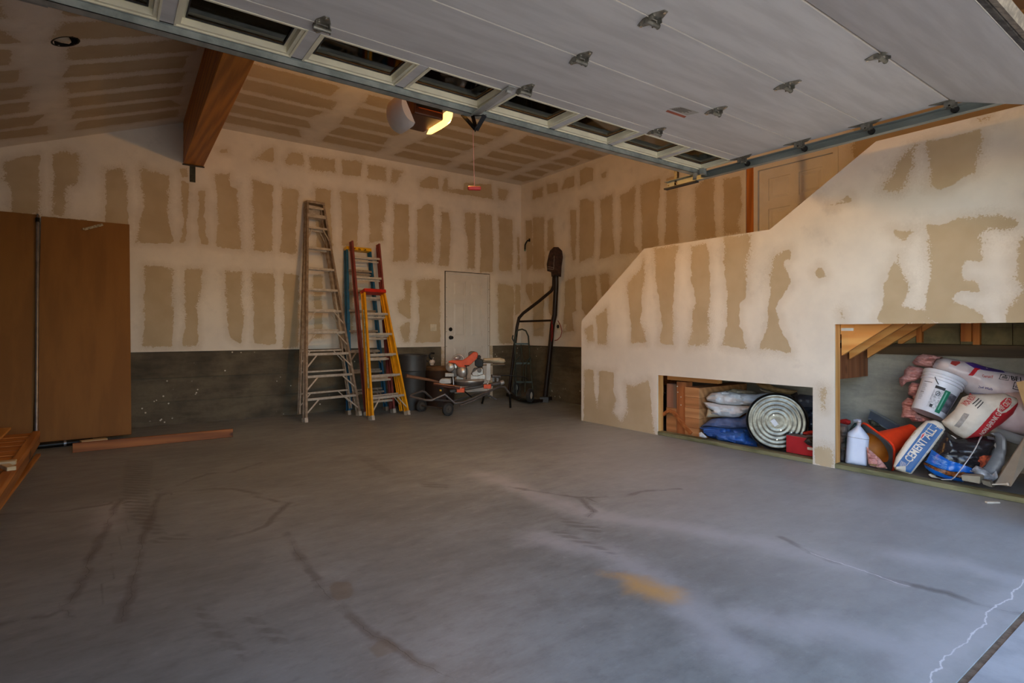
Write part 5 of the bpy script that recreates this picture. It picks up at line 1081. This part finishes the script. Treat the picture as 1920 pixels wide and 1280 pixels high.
cloth('canvas_roll', 'beige folded canvas just behind the top of the bin lid', O6([(330,215),(520,260),(640,300),(800,370),(825,410),(830,470),(760,440),(640,370),(500,300),(350,240)]), 5.80, 3.05, .50, .05, M_DROP2, .02, 12, 6)
cloth('cord_bundle', 'dark brown crumpled strap bundle above the black bag', O6([(770,300),(860,260),(905,380),(900,420),(850,440),(800,340)]), 5.86, 2.9, .48, .04, pm('dark_brown_cloth', (56, 42, 38), (40, 30, 28), 20, .8, bmp=.5), .03, 20, 2)
M_BAG = pm('black_bin_bag', (38, 44, 56), (26, 30, 40), 8, .18, bmp=.3); M_BAGG = pm('grey_bin_bag', (74, 74, 80), (56, 56, 62), 9, .4, bmp=.4)
cloth('black_bag', 'shiny black plastic bag squeezed at the right end of the left opening', O6([(845,480),(920,470),(1050,470),(1240,500),(1240,830),(1050,830),(945,800),(930,640),(880,540)]), 5.82, 2.62, .3, .12, M_BAG, .05, 15, 3, R=.08, st=(1, 1), cat='plastic bag')
cloth('grey_bag', 'dull grey plastic bag lying on top of the shiny black bag', O6([(830,330),(900,290),(1000,300),(1240,330),(1240,500),(1050,500),(900,500),(840,470)]), 5.86, 2.66, .5, .09, M_BAGG, .05, 12, 8, R=.08, st=(1, 1), cat='plastic bag')
# red box
t = thing('red_box', 'red carton with a grey top in front of the bin lid', 'box', (5.36, 2.62, 0))
a = onZ(1475, 842, .04); z0 = .04
ra = onX(1474, 840, 5.262)
MB().box((5.262, 2.44, .042), (5.38, ra.y, .205)).build('carton', pm('red_carton', (176, 36, 44), (156, 28, 36), 6, .5), t, bevel=.003)
MB().box((5.264, 2.44, .2055), (5.378, ra.y-.002, .2075)).build('top_flap', pm('grey_card', (140, 132, 134), (110, 100, 104), 9, .7), t)
MB().box((5.2615, ra.y-.27, .10), (5.2618, ra.y-.20, .125)).build('white_print', M_SPL, t)
t, _ = cloth('cable_coil', 'black tangled cable coil on the red carton', O6([(960,960),(1010,900),(1080,890),(1240,900),(1240,1040),(1080,1040),(1000,1000)]), 5.285, 2.52, .17, .03, pm('black_cable', (24, 24, 24), (60, 58, 56), 40, .4, bmp=.8), .03, 26, 2, cat='cable', step=.012)
cloth('red_rope', 'bright red tangled rope lying behind the red carton', O6([(940,830),(1000,815),(1060,805),(1240,820),(1240,880),(1060,870),(950,865)]), 5.50, 2.62, .22, .05, pm('red_rope', (206, 60, 48), (160, 36, 30), 30, .8, bmp=.6), .04, 22, 2, cat='rope', step=.012)

# ================================================================ right opening
R8 = lambda pts: crop(1550, 590, 3.878, pts)
R3 = lambda pts: crop(1570, 760, 9.144, pts)
R4 = lambda pts: crop(1720, 760, 7.53, pts)
R2_ = lambda pts: crop(1740, 640, 9.144, pts)
nR = Vector((-1, -.55, .05)).normalized()
M_PINK = pm('pink_fibreglass', (226, 172, 164), (196, 132, 124), 22, .95, bmp=1.0, stretch=(1, 1, 5))
def batt(label, pts, X, Y, z, seed, th=.09, cat='insulation', tt=None):
    t = tt or thing('insulation_batt', label, cat, (X, Y, z)); Pillow(pts, (Vector((X, Y, z)), nR), th, .05, .012, .05, 13, seed, .8, (1, 4.5)).build('layer', M_PINK, t); return t
batt('pink insulation batt jutting out highest, above the bucket rim', R8([(620,345),(660,300),(700,285),(760,290),(850,310),(790,330),(780,400),(700,375),(640,365)]), 5.84, 1.92, .92, 1)
batt('pink insulation batt curling left, second from the top behind the bucket', R8([(525,460),(560,440),(565,400),(600,370),(690,385),(720,400),(700,450),(640,480),(580,490),(545,525),(530,500)]), 5.76, 2.0, .80, 2)
batt('pink insulation batt wedged beside the bucket, third from the top', R8([(595,520),(620,490),(680,500),(670,620),(640,640),(620,590),(592,580)]), 5.76, 2.0, .68, 3)
batt('lowest pink insulation batt, under the bucket', R8([(545,640),(590,600),(640,620),(660,720),(760,760),(700,780),(620,775),(600,750),(540,745),(550,690)]), 5.74, 1.96, .52, 4)
M_POLY = pm('insulation_bag_plastic', (216, 206, 208), (196, 180, 184), 4, .35, bmp=.25, stretch=(1, 1, 1)); M_POLY2 = pm('insulation_bag_pinkish', (212, 190, 192), (196, 168, 172), 4, .35, bmp=.25)
M_INK = pm('black_ink', (30, 28, 30), None, 8, .6); M_REDI = pm('red_ink', (196, 38, 48), None, 8, .5); M_PUR = pm('purple_ink', (84, 56, 140), (64, 40, 120), 8, .45); M_BLI = pm('blue_ink', (88, 84, 140), None, 8, .6); M_GRI = pm('grey_ink', (120, 116, 120), None, 8, .6)
t = thing('insulation_bag', 'long white plastic bag of insulation printed BF1, lying across the top', 'bag', (5.8, 1.5, .6))
P1 = Pillow(R8([(770,375),(800,325),(850,312),(960,330),(1060,345),(1180,385),(1280,405),(1500,450),(1560,480),(1560,620),(1300,650),(1100,640),(1000,560),(900,480),(790,420)]), (Vector((5.88, 1.55, .86)), nR), .17, .17, .02, .018, 5, 3, .8, (3.2, 1)); P1.build('bag', M_POLY, t)
P1.decal('purple_band', R8([(985,345),(1050,348),(1110,370),(1190,385),(1270,405),(1268,420),(1120,402),(1040,385),(1010,365)]), M_PUR, t, .004)
P1.decal('red_band', R8([(985,435),(1045,382),(1090,390),(1060,400),(1020,440)]), M_REDI, t, .005)
P1.decal('red_logo', R8([(870,355),(890,335),(950,338),(950,350),(905,370)]), pm('logo_red', (190, 70, 64), None, 8, .5), t, .005)
P1.text('print', 'CertainT', R8([(1085, 448)])[0], R8([(1170, 458)])[0], pm('print_red', (206, 100, 92), None, 8, .6), t, height=.022)
P1.text('print', 'BF1', R8([(1296, 470)])[0], R8([(1372, 482)])[0], M_INK, t, height=.036, eps=.006)
P1.text('print', '2x4 Walls', R8([(1060, 524)])[0], R8([(1155, 542)])[0], M_BLI, t, height=.018, eps=.006)
def boxprint(P, pts, t):
    P.decal('stamp_frame', pts, M_INK, t, .004); c = (sum(p[0] for p in pts)/4, sum(p[1] for p in pts)/4)
    P.decal('stamp_field', [(c[0]+(p[0]-c[0])*.86, c[1]+(p[1]-c[1])*.82) for p in pts], M_POLY, t, .0055)
    P.decal('stamp_text', [(c[0]+(p[0]-c[0])*.55, c[1]+(p[1]-c[1])*.5) for p in pts], M_GRI, t, .007)
boxprint(P1, R8([(1205, 462), (1232, 428), (1298, 440), (1274, 475)]), t); boxprint(P1, R8([(1290, 530), (1316, 482), (1376, 496), (1360, 545)]), t)
P1.text('print', 'Insulsafe', R8([(1082, 590)])[0], R8([(1170, 596)])[0], M_BLI, t, height=.03, eps=.006) if 0 else P1.decal('blue_line', R8([(1020, 560), (1200, 575), (1200, 578), (1020, 563)]), M_BLI, t, .005)
t = thing('insulation_bag', 'pinkish plastic bag of insulation at the right edge, behind the grout bag', 'bag', (5.7, 1.2, .3))
P2 = Pillow(R8([(1160,600),(1300,560),(1560,560),(1560,880),(1435,880),(1340,860),(1240,830),(1150,780)]), (Vector((5.82, 1.35, .55)), nR), .16, .16, .022, .02, 5, 9, .7, (3, 1)); P2.build('bag', M_POLY2, t)
# five-gallon bucket, tilted
t = thing('bucket', 'white five-gallon bucket with a green label strip, tilted on the pile', 'bucket', (5.5, 1.85, .5))
nB = Vector((-.80, -.60, 0)).normalized(); pB = Vector((5.52, 1.86, .7))
bt = onP(1779, 704, pB, nB); bb = onP(1738.5, 776, pB, nB); axb = (bt-bb); Hb = axb.length; axb.normalize()
tipd = (axb-nB*.16).normalized(); axb = tipd; k_ = Hb/.37
M_BUCK = pm('bucket_plastic', (226, 228, 236), (208, 210, 222), 4, .35)
R0, R1 = .122*k_, .146*k_
MB().lathe(bb, axb, [(0, .0), (R0-.005, 0), (R0, .008), (R1*.985, Hb*.76), (R1*1.06, Hb*.765), (R1*1.06, Hb*.785), (R1*1.0, Hb*.79), (R1*1.0, Hb*.83), (R1*1.075, Hb*.835), (R1*1.075, Hb*.855), (R1*1.01, Hb*.86), (R1*1.01, Hb*.895), (R1*1.08, Hb*.90), (R1*1.08, Hb*.915)], 48).build('pail', M_BUCK, t)
MB().lathe(bb, axb, [(R1*1.05, Hb*.916), (R1*1.10, Hb*.918), (R1*1.10, Hb*.985), (R1*1.04, Hb*1.0), (R1*.98, Hb*.965), (0, Hb*.965)], 48).build('lid', M_BUCK, t)
tv = (CAM-bb); e_a = (Vector((1, 0, 0))-axb*axb.x).normalized(); e_b = axb.cross(e_a)
th0 = math.atan2(tv.dot(e_b), tv.dot(e_a))
def cyl_patch(name, a0, a1, h0, h1, m, eps, skew=0, n=10):
    mb = MB(); vs = []
    for i in range(n+1):
        for h_ in (h0, h1):
            th = th0+a0+(a1-a0)*i/n+skew*(h_-h0); r_ = R0+(R1*.985-R0)*(h_/(.76))+eps
            vs.append(bb+axb*(h_*Hb)+e_a*(r_*math.cos(th))+e_b*(r_*math.sin(th)))
    return mb.add(vs, [(2*i, 2*i+2, 2*i+3, 2*i+1) for i in range(n)], True).build(name, m, t)
# angles grow to the picture's left or right depending on the frame: sgn resolves it
_t = axb.cross(tv).normalized(); sg = 1 if (e_a*math.cos(th0+.1)+e_b*math.sin(th0+.1)).dot(RT) > (e_a*math.cos(th0)+e_b*math.sin(th0)).dot(RT) else -1
def cpt(name, a0, a1, h0, h1, m, eps): return cyl_patch(name, sg*a0, sg*a1, h0, h1, m, eps)
cpt('green_label', .30, .62, .05, .60, pm('label_green', (24, 122, 92), None, 8, .45), .001)
cpt('photo_label', .62, 1.25, .12, .58, pm('label_photo', (120, 118, 128), (70, 72, 82), 22, .5), .001)
cpt('warning_label', -.22, .29, .10, .56, pm('label_print', (210, 210, 216), (150, 150, 158), 40, .5), .001)
cpt('black_label_header', -.22, .29, .565, .63, M_INK, .0015)
cpt('label_text', .40, .47, .12, .56, pm('label_green_text', (120, 190, 166), None, 8), .002)
for i, (h0, l) in enumerate([(.66, .5)]+[(.60-.028*j, .22+.1*((j*7) % 3)/3) for j in range(14)]): cpt('fine_print', -.95, -.95+l, h0, h0+(.012 if i == 0 or i == 8 else .006), M_INK if i in (0, 8) else M_GRI, .0015)
cpt('barcode', -.10, .06, .12, .19, M_INK, .002)
def cpnt(a, h, e=.0): th = th0+sg*a; r_ = R0+(R1*.985-R0)*min(h/.76, 1.05)+e; return bb+axb*(h*Hb)+e_a*(r_*math.cos(th))+e_b*(r_*math.sin(th))
cc_ = [cpnt(.035+.10*math.cos(u), .46+.055*math.sin(u), .003) for u in [i*2*PI/16 for i in range(17)]]; MB().tube(cc_, .0018, 6).tube([cpnt(-.02, .42, .003), cpnt(.09, .50, .003)], .0018, 6).build('warning_symbol', M_INK, t)
MB().tube([cpnt(-.40, .80, .012), cpnt(-.30, .74, .008), cpnt(-.12, .66, .006)], .003, 6).build('bail_wire', pm('wire', (60, 60, 60), None, 8, .4, .8), t)
# grout bag
t = thing('grout_bag', 'white and red grout bag reading NON-SHRINK, slumped at the right', 'bag', (5.45, 1.5, .3))
M_PAP = pm('bag_paper', (222, 214, 202), (200, 190, 176), 5, .7, bmp=.35); M_REDB = pm('bag_red', (196, 48, 56), (176, 36, 46), 6, .5, bmp=.2)
P3 = Pillow(R8([(835,775),(930,690),(985,600),(1040,580),(1290,570),(1380,605),(1392,640),(1350,720),(1270,790),(1130,880),(1000,900),(940,870),(850,800)]), (Vector((5.40, 1.62, .55)), nR), .11, .12, .018, .018, 7, 4, .6); P3.build('bag', M_PAP, t)
P3.decal('red_band', R8([(1000,898),(1150,720),(1220,650),(1320,650),(1392,622),(1386,650),(1345,720),(1265,788),(1130,878)]), M_REDB, t, .003)
P3.decal('white_badge', R8([(1200,690),(1215,630),(1270,590),(1320,592),(1330,620),(1290,680),(1235,710)]), M_PAP, t, .0045)
P3.decal('red_badge', R8([(1210,680),(1225,630),(1275,598),(1312,600),(1318,620),(1280,670),(1235,698)]), M_REDB, t, .006)
P3.decal('white_swoosh', R8([(1245,705),(1330,640),(1375,612),(1385,618),(1340,650),(1270,700)]), M_PAP, t, .006)
P3.text('badge_print', 'PRE CRETE', R8([(1232, 692)])[0], R8([(1318, 618)])[0], M_PAP, t, height=.035, eps=.008)
P3.text('bag_print', 'NON-SHRINK G', R8([(1118, 872)])[0], R8([(1232, 715)])[0], M_PAP, t, height=.036, eps=.006)
P3.text('bag_print', 'MUD ROUT', R8([(992, 662)])[0], R8([(1074, 590)])[0], M_REDB, t, height=.034, eps=.006) if 0 else P3.text('bag_print', 'WON ROUT', R8([(992, 662)])[0], R8([(1074, 590)])[0], M_REDB, t, height=.034, eps=.006)
for k in range(3): P3.decal('small_print', R8([(1030+k*14, 640+k*14), (1085+k*12, 600+k*12), (1088+k*12, 605+k*12), (1033+k*14, 645+k*14)]), M_INK, t, .005)
P3.decal('grey_text_block', R8([(905,800),(975,705),(1008,715),(940,812)]), pm('grey_text', (166, 160, 154), (140, 134, 130), 40, .7), t, .003)
# cement bag (flat, printed)
t = thing('cement_bag', 'blue and white bag reading CEMENT ALL leaning on the sill', 'bag', (5.35, 1.95, .04))
P4 = Pillow(R8([(484,1100),(500,1040),(570,930),(640,840),(720,770),(790,766),(840,790),(862,830),(860,860),(760,980),(620,1155),(600,1158),(500,1125)]), (Vector((5.27, 1.88, .25)), Vector((-1, -.35, .25))), .04, .028, .014, .005, 8, 6, 1.6, pw=.4); P4.build('bag', M_PAP, t)
P4.decal('blue_panel', R8([(500,1105),(735,790),(770,795),(845,838),(610,1150),(575,1140),(575,1100)]), pm('cement_blue', (24, 88, 150), (20, 78, 138), 6, .5), t, .003)
P4.text('bag_print', 'CEMENT ALL', R8([(612, 1078)])[0], R8([(800, 842)])[0], M_PAP, t, height=.058, eps=.006)
P4.decal('white_line', R8([(578,1098),(606,1064),(609,1067),(581,1101)]), M_PAP, t, .005); P4.decal('white_line', R8([(588,1010),(760,800),(763,803),(591,1013)]), M_PAP, t, .005); P4.decal('white_line', R8([(780,822),(795,822),(800,812),(830,835),(828,838),(800,818),(796,826)]), M_PAP, t, .006)
P4.decal('red_oval', R8([(676,905),(690,870),(712,856),(720,866),(705,892),(682,910)]), pm('oval_white', (230, 226, 222)), t, .005); P4.decal('red_oval', R8([(682,900),(693,874),(710,862),(714,868),(702,888),(686,903)]), M_REDI, t, .0065)
for k in range(5): P4.decal('small_print', R8([(528+k*9, 1118+k*4), (542+k*8, 1062+k*4), (545+k*8, 1063+k*4), (531+k*9, 1120+k*4)]), M_PAP, t, .005)
# traffic cone on its side
t = thing('traffic_cone', 'orange traffic cone lying on its side with its hollow base showing', 'cone', (5.5, 2.1, .1))
M_CONE = pm('cone_orange', (244, 72, 30), (226, 56, 22), 5, .45); M_CONED = pm('cone_inside', (196, 120, 34), (170, 96, 24), 5, .6); M_CBL = pm('cone_base_dark', (74, 76, 76), (56, 58, 58), 8, .6)
cbc = onP(1644, 838, Vector((5.42, 2.12, .2)), Vector((-1, -.5, 0))); ctip = cbc+Vector((.84, -.54, .42))*.34; ca = (ctip-cbc).normalized(); up_ = (UP-ca*UP.dot(ca)).normalized(); sd_ = ca.cross(up_)
up_ = (up_*math.cos(.5)+sd_*math.sin(.5)); sd_ = ca.cross(up_)
LC_ = .36
MB().lathe(cbc, ca, [(.150, 0), (.145, .012), (.115, .06), (.075, LC_*.75), (.062, LC_), (.056, LC_), (.106, .06), (.138, .012)], 36).build('cone_body', M_CONE, t)
MB().lathe(cbc, ca, [(.136, -.002), (.104, .058), (.055, LC_-.01)], 36).build('inner_face', M_CONED, t)
sq_ = [cbc+(up_*a+sd_*b)*.178 for a, b in ((1, .86), (.86, 1), (-.86, 1), (-1, .86), (-1, -.86), (-.86, -1), (.86, -1), (1, -.86))]
bm = bmesh.new()
def ringplate(name, k0, d0, d1, m):
    mb = MB(); n = 8; o_r = []; i_r = []
    import itertools
    vs = []
    for j in range(32):
        th = 2*PI*j/32; c_2, s_2 = math.cos(th), math.sin(th); q_ = min(1/max(abs(c_2), 1e-6), 1/max(abs(s_2), 1e-6)); q_ = min(q_, 1.28); 
        for r_, dd_ in ((.178*q_*k0, d0), (.178*q_*k0, d1), (.138, d1), (.138, d0)): vs.append(cbc+ca*dd_+(up_*c_2+sd_*s_2)*r_)
    fs = []
    for j in range(32):
        k = (j+1) % 32
        for i in range(4): fs.append((j*4+i, k*4+i, k*4+(i+1) % 4, j*4+(i+1) % 4))
    return mb.add(vs, fs).build(name, m, t)
bm.free()
ringplate('base_flange', 1.0, .0, .014, M_CONE); ringplate('base_underside', .95, -.010, -.0005, M_CBL)
# white jug, aluminium bar, rags
t = thing('white_jug', 'white plastic jug with a tapered shoulder standing by the left stud', 'jug', (5.40, 2.19, 0))
PJ = Pillow(R3([(132,985),(165,500),(180,460),(300,370),(335,330),(335,270),(275,265),(275,240),(330,228),(410,238),(412,290),(400,350),(440,400),(535,520),(548,560),(510,1040),(330,1020)]), (Vector((5.37, 2.19, .2)), Vector((-.88, -.45, 0))), .055, .045, .012, 0, 5, 1, 1.2); PJ.build('body', pm('jug_white', (214, 218, 236), (202, 208, 230), 4, .4), t)
PJ.decal('shoulder_line', R3([(172,512),(535,570),(535,576),(172,518)]), M_GRI, t, .002)
PJ.decal('cap_band', R3([(278,262),(405,272),(405,290),(278,282)]), pm('cap_clear', (186, 190, 200), None, 8, .2), t, .004)
a, b_ = onX(1631, 776, 6.0), onX(1674, 800, 5.92)
t = thing('metal_bar', 'flat aluminium channel sticking up behind the traffic cone', 'metal bar', b_)
dd = (b_-a).normalized(); MB().bar(a, b_+dd*.05, .012, .095, UP).build('channel', pm('bar_aluminium', (150, 160, 178), (132, 142, 160), 5, .35, .7, stretch=(1, .3, 1)), t); MB().bar(a+Vector((-.012, 0, .045)), b_+dd*.05+Vector((-.012, 0, .045)), .022, .006).bar(a+Vector((-.012, 0, -.045)), b_+dd*.05+Vector((-.012, 0, -.045)), .022, .006).build('flange', M_GALV, t)
cloth('red_rag', 'small red rag stuffed above the grey clear bag by the left stud', R3([(30,250),(80,235),(150,225),(230,260),(225,320),(180,335),(40,300)]), 5.62, 2.26, .38, .05, pm('red_rag', (196, 40, 34), (160, 26, 24), 20, .85, bmp=.5), .04, 18, 3, R=.04)
cloth('grey_rag', 'crumpled grey plastic sheeting left of the white jug', R3([(30,330),(180,340),(200,480),(150,700),(140,900),(120,960),(30,970)]), 5.60, 2.26, .2, .07, pm('grey_plastic', (150, 146, 146), (104, 98, 94), 9, .4, bmp=.5), .06, 14, 5, R=.06, cat='plastic sheet')
cloth('green_bottle', 'dark green bottle half hidden behind the white jug', R3([(130,560),(170,500),(210,400),(290,300),(330,300),(330,700),(160,740),(135,700)]), 5.56, 2.24, .2, .05, pm('green_bottle', (58, 92, 86), (44, 72, 70), 6, .3), .01, 8, 5, cat='bottle')
batt('pink insulation scraps and cardboard on the floor under the cone', R3([(500,700),(560,760),(640,830),(720,900),(830,1030),(860,1080),(700,1075),(560,1030),(530,1000)]), 5.33, 2.1, .1, 7, .03)
cloth('card_strip', 'beige cardboard strip behind the sill right of the white jug', R3([(540,1010),(580,960),(640,990),(730,1070),(700,1080),(640,1030),(590,1030)]), 5.31, 2.1, .05, .012, M_KR, .006, 8, 2, R=.02, cat='cardboard')
cloth('black_straps', 'dark webbing tangle along the top edge of the cone base', R3([(520,250),(600,240),(700,300),(760,360),(640,360),(560,320)]), 5.66, 2.12, .36, .04, pm('olive_webbing', (70, 70, 54), (44, 44, 36), 26, .8, bmp=.6), .03, 20, 3, R=.03, cat='strap')
# pellet bag
t = thing('pellet_bag', 'shiny black and blue plastic bag tied with a white strap', 'bag', (5.35, 1.6, .04))
P5 = Pillow(R8([(700,1040),(712,1100),(740,1150),(800,1185),(980,1215),(1080,1150),(1150,1100),(1225,960),(1225,920),(1210,880),(1100,885),(950,900),(880,850),(850,830),(760,975),(705,1050)]), (Vector((5.36, 1.66, .25)), nR), .12, .11, .014, .014, 9, 2, .5, (1, 3)); P5.build('bag', pm('shiny_black_bag', (40, 38, 42), (28, 26, 30), 9, .22, bmp=.5, stretch=(1, .4, 4)), t)
M_BB = pm('bag_blue', (20, 104, 200), (14, 84, 176), 6, .3, bmp=.2)
P5.decal('blue_band', R8([(712,1058),(760,975),(800,1005),(860,1040),(930,1060),(1085,1118),(1075,1150),(960,1120),(880,1118),(790,1098),(706,1062)]), M_BB, t, .004)
P5.decal('blue_band', R8([(706,1085),(760,1110),(860,1155),(975,1175),(985,1208),(860,1180),(770,1150),(715,1110)]), M_BB, t, .004)
P5.decal('pellet_print', R8([(704,1068),(780,1098),(880,1122),(960,1124),(1075,1152),(1060,1168),(960,1165),(860,1150),(780,1120),(706,1086)]), pm('pellet_print', (150, 84, 40), (60, 34, 22), 60, .4), t, .004)
P5.decal('ember_print', R8([(1062,1045),(1075,1015),(1110,1005),(1150,1008),(1185,1015),(1170,1050),(1130,1075),(1090,1100),(1075,1075),(1080,1055)]), pm('ember_print', (206, 96, 62), (96, 36, 30), 30, .4), t, .005)
P5.text('bag_print', 'fillet', R8([(1008, 1122)])[0], R8([(1046, 1130)])[0], M_PAP, t, height=.016, eps=.007)
for k in range(7): P5.decal('small_print', R8([(748+k*3, 1010+k*10), (850-k*2, 1052+k*9), (850-k*2, 1055+k*9), (748+k*3, 1013+k*10)]), pm('print_lightblue', (130, 176, 220)), t, .006)
P5.decal('white_print', R8([(886,868),(905,872),(940,895),(920,895)]), M_PAP, t, .005); P5.decal('white_print', R8([(1185,935),(1200,920),(1222,945),(1210,965)]), M_PAP, t, .005); P5.decal('white_print', R8([(1160,880),(1215,886),(1212,900),(1150,895)]), M_GRI, t, .005)
sp_ = [(1120,883),(1095,895),(1040,960),(990,1030),(940,1100),(900,1160),(885,1182)]
pts = [P5.P3(P5.uv(p), P5.h(P5.uv(p))+.014) for p in R8(sp_)]; pts.append(onX(*R8([(838, 1196)])[0], XS+.09)); mb = MB()
for p, q in zip(pts[:-1], pts[1:]): mb.bar(p, q, .004, .014, nR)
mb.build('white_strap', pm('white_strap', (222, 224, 232), None, 8, .5), t)
# grey moulded jug, pipe, boards and small blocks
t = thing('grey_canister', 'rounded grey plastic canister behind the tied black bag', 'canister', (5.6, 1.35, .04))
P6 = Pillow(R8([(1090,1120),(1150,1060),(1230,950),(1225,880),(1190,860),(1260,855),(1300,890),(1306,960),(1290,1080),(1240,1160),(1180,1195),(1110,1180)]), (Vector((5.58, 1.42, .22)), nR), .12, .12, .018, 0, 5, 1, .8); P6.build('body', pm('grey_plastic_can', (150, 150, 154), (136, 136, 140), 4, .5), t)
a, b_ = onX(1862, 808, 5.78), onX(1925, 829, 5.72)
t = thing('grey_pipe', 'smooth grey plastic pipe lying over the grey canister', 'pipe', a); MB().tube([a, b_+(b_-a)*.3], .040, 16).build('pipe', pm('grey_pvc', (140, 138, 138), (128, 126, 126), 6, .45), t)
a, b_ = onX(1880, 909, 5.30), onX(1922, 835, 5.50)
t = thing('leaning_board', 'pale grey flat board leaning at the right edge of the right opening', 'board', (5.3, 1.4, .04))
p_ = [Q_ for Q_ in (onX(1865, 908, 5.36), onX(1924, 816, 5.60), onX(1945, 838, 5.60), onX(1896, 912, 5.34))]
for v in p_: v.z = max(v.z, .043)
MB().prism(p_, (.02, .01, 0)).build('board', pm('grey_board', (166, 158, 144), (150, 142, 130), 5, .7), t, bevel=.002)
t = thing('cardboard_box', 'opened tan cardboard flap at the top right of the right opening', 'box', (5.5, 1.2, .6))
MB().prism([onX(*p, 5.42) for p in R8([(1378, 490), (1480, 478), (1560, 500), (1560, 680), (1440, 680)])], (.012, 0, 0)).build('flap', pm('tan_card', (190, 156, 108), (172, 138, 92), 6, .8), t)
MB().prism([onX(*p, 5.46) for p in R8([(1376, 486), (1480, 470), (1560, 470), (1560, 500), (1480, 480)])], (.012, 0, 0)).build('fold', pm('tan_card', (190, 156, 108)), t)
def blk(name, label, pts, X, th, m, **k): return MB().prism([onX(*p, X) for p in R8(pts)], (th, 0, 0)).build(name, m, None, bevel=.003, label=label, **k)
M_GB = pm('grey_block', (158, 150, 132), (140, 132, 116), 9, .85, bmp=.3)
blk('stone_block', 'larger grey-beige block on the sill in front of the black bag', [(975, 1165), (1105, 1172), (1118, 1180), (1112, 1228), (985, 1205)], XS+.055, .09, M_GB, cat='block')
blk('stone_block', 'smaller tilted grey block on the sill, right of the larger one', [(1122, 1200), (1185, 1212), (1210, 1255), (1190, 1252), (1135, 1232)], XS+.06, .06, pm('grey_block_dark', (112, 106, 92), (90, 84, 74), 9, .8), cat='block')
cloth('clear_wrap', 'scrap of clear plastic wrap between the sill and the grey canister', [(1822,880),(1830,872),(1845,878),(1860,890),(1868,882),(1872,895),(1858,905),(1835,900)], 5.30, 1.45, .06, .03, pm('clear_wrap', (166, 170, 178), (120, 124, 132), 16, .15, bmp=.6), .02, 20, 4, R=.03, cat='plastic sheet')
a, b_ = onX(1860, 908, XS+.075), onX(1888, 907, XS+.075)
t = thing('white_screw', 'white plastic anchor lying on the sill near the leaning board', 'anchor', a); MB().tube([a, b_], .005, 8).build('shank', M_SPL, t); MB().tube([b_, b_+(b_-a).normalized()*.012], .011, 10).build('head', M_SPL, t)
cloth('paper_label', 'torn white printed paper scrap on the sill under the black bag', R8([(738,1160),(760,1155),(830,1172),(830,1190),(760,1180)]), XS+.12, 1.78, .06, .008, M_PAP, .004, 12, 2, R=.02, cat='paper')
a = onZ(1861, 943, 0); MB().obox(a+UP*.006, RT, FW, UP, .045, .012, .006).build('floor_scrap', M_SPL, bevel=.003, label='small white chip lying on the floor in front of the right sill', cat='debris')
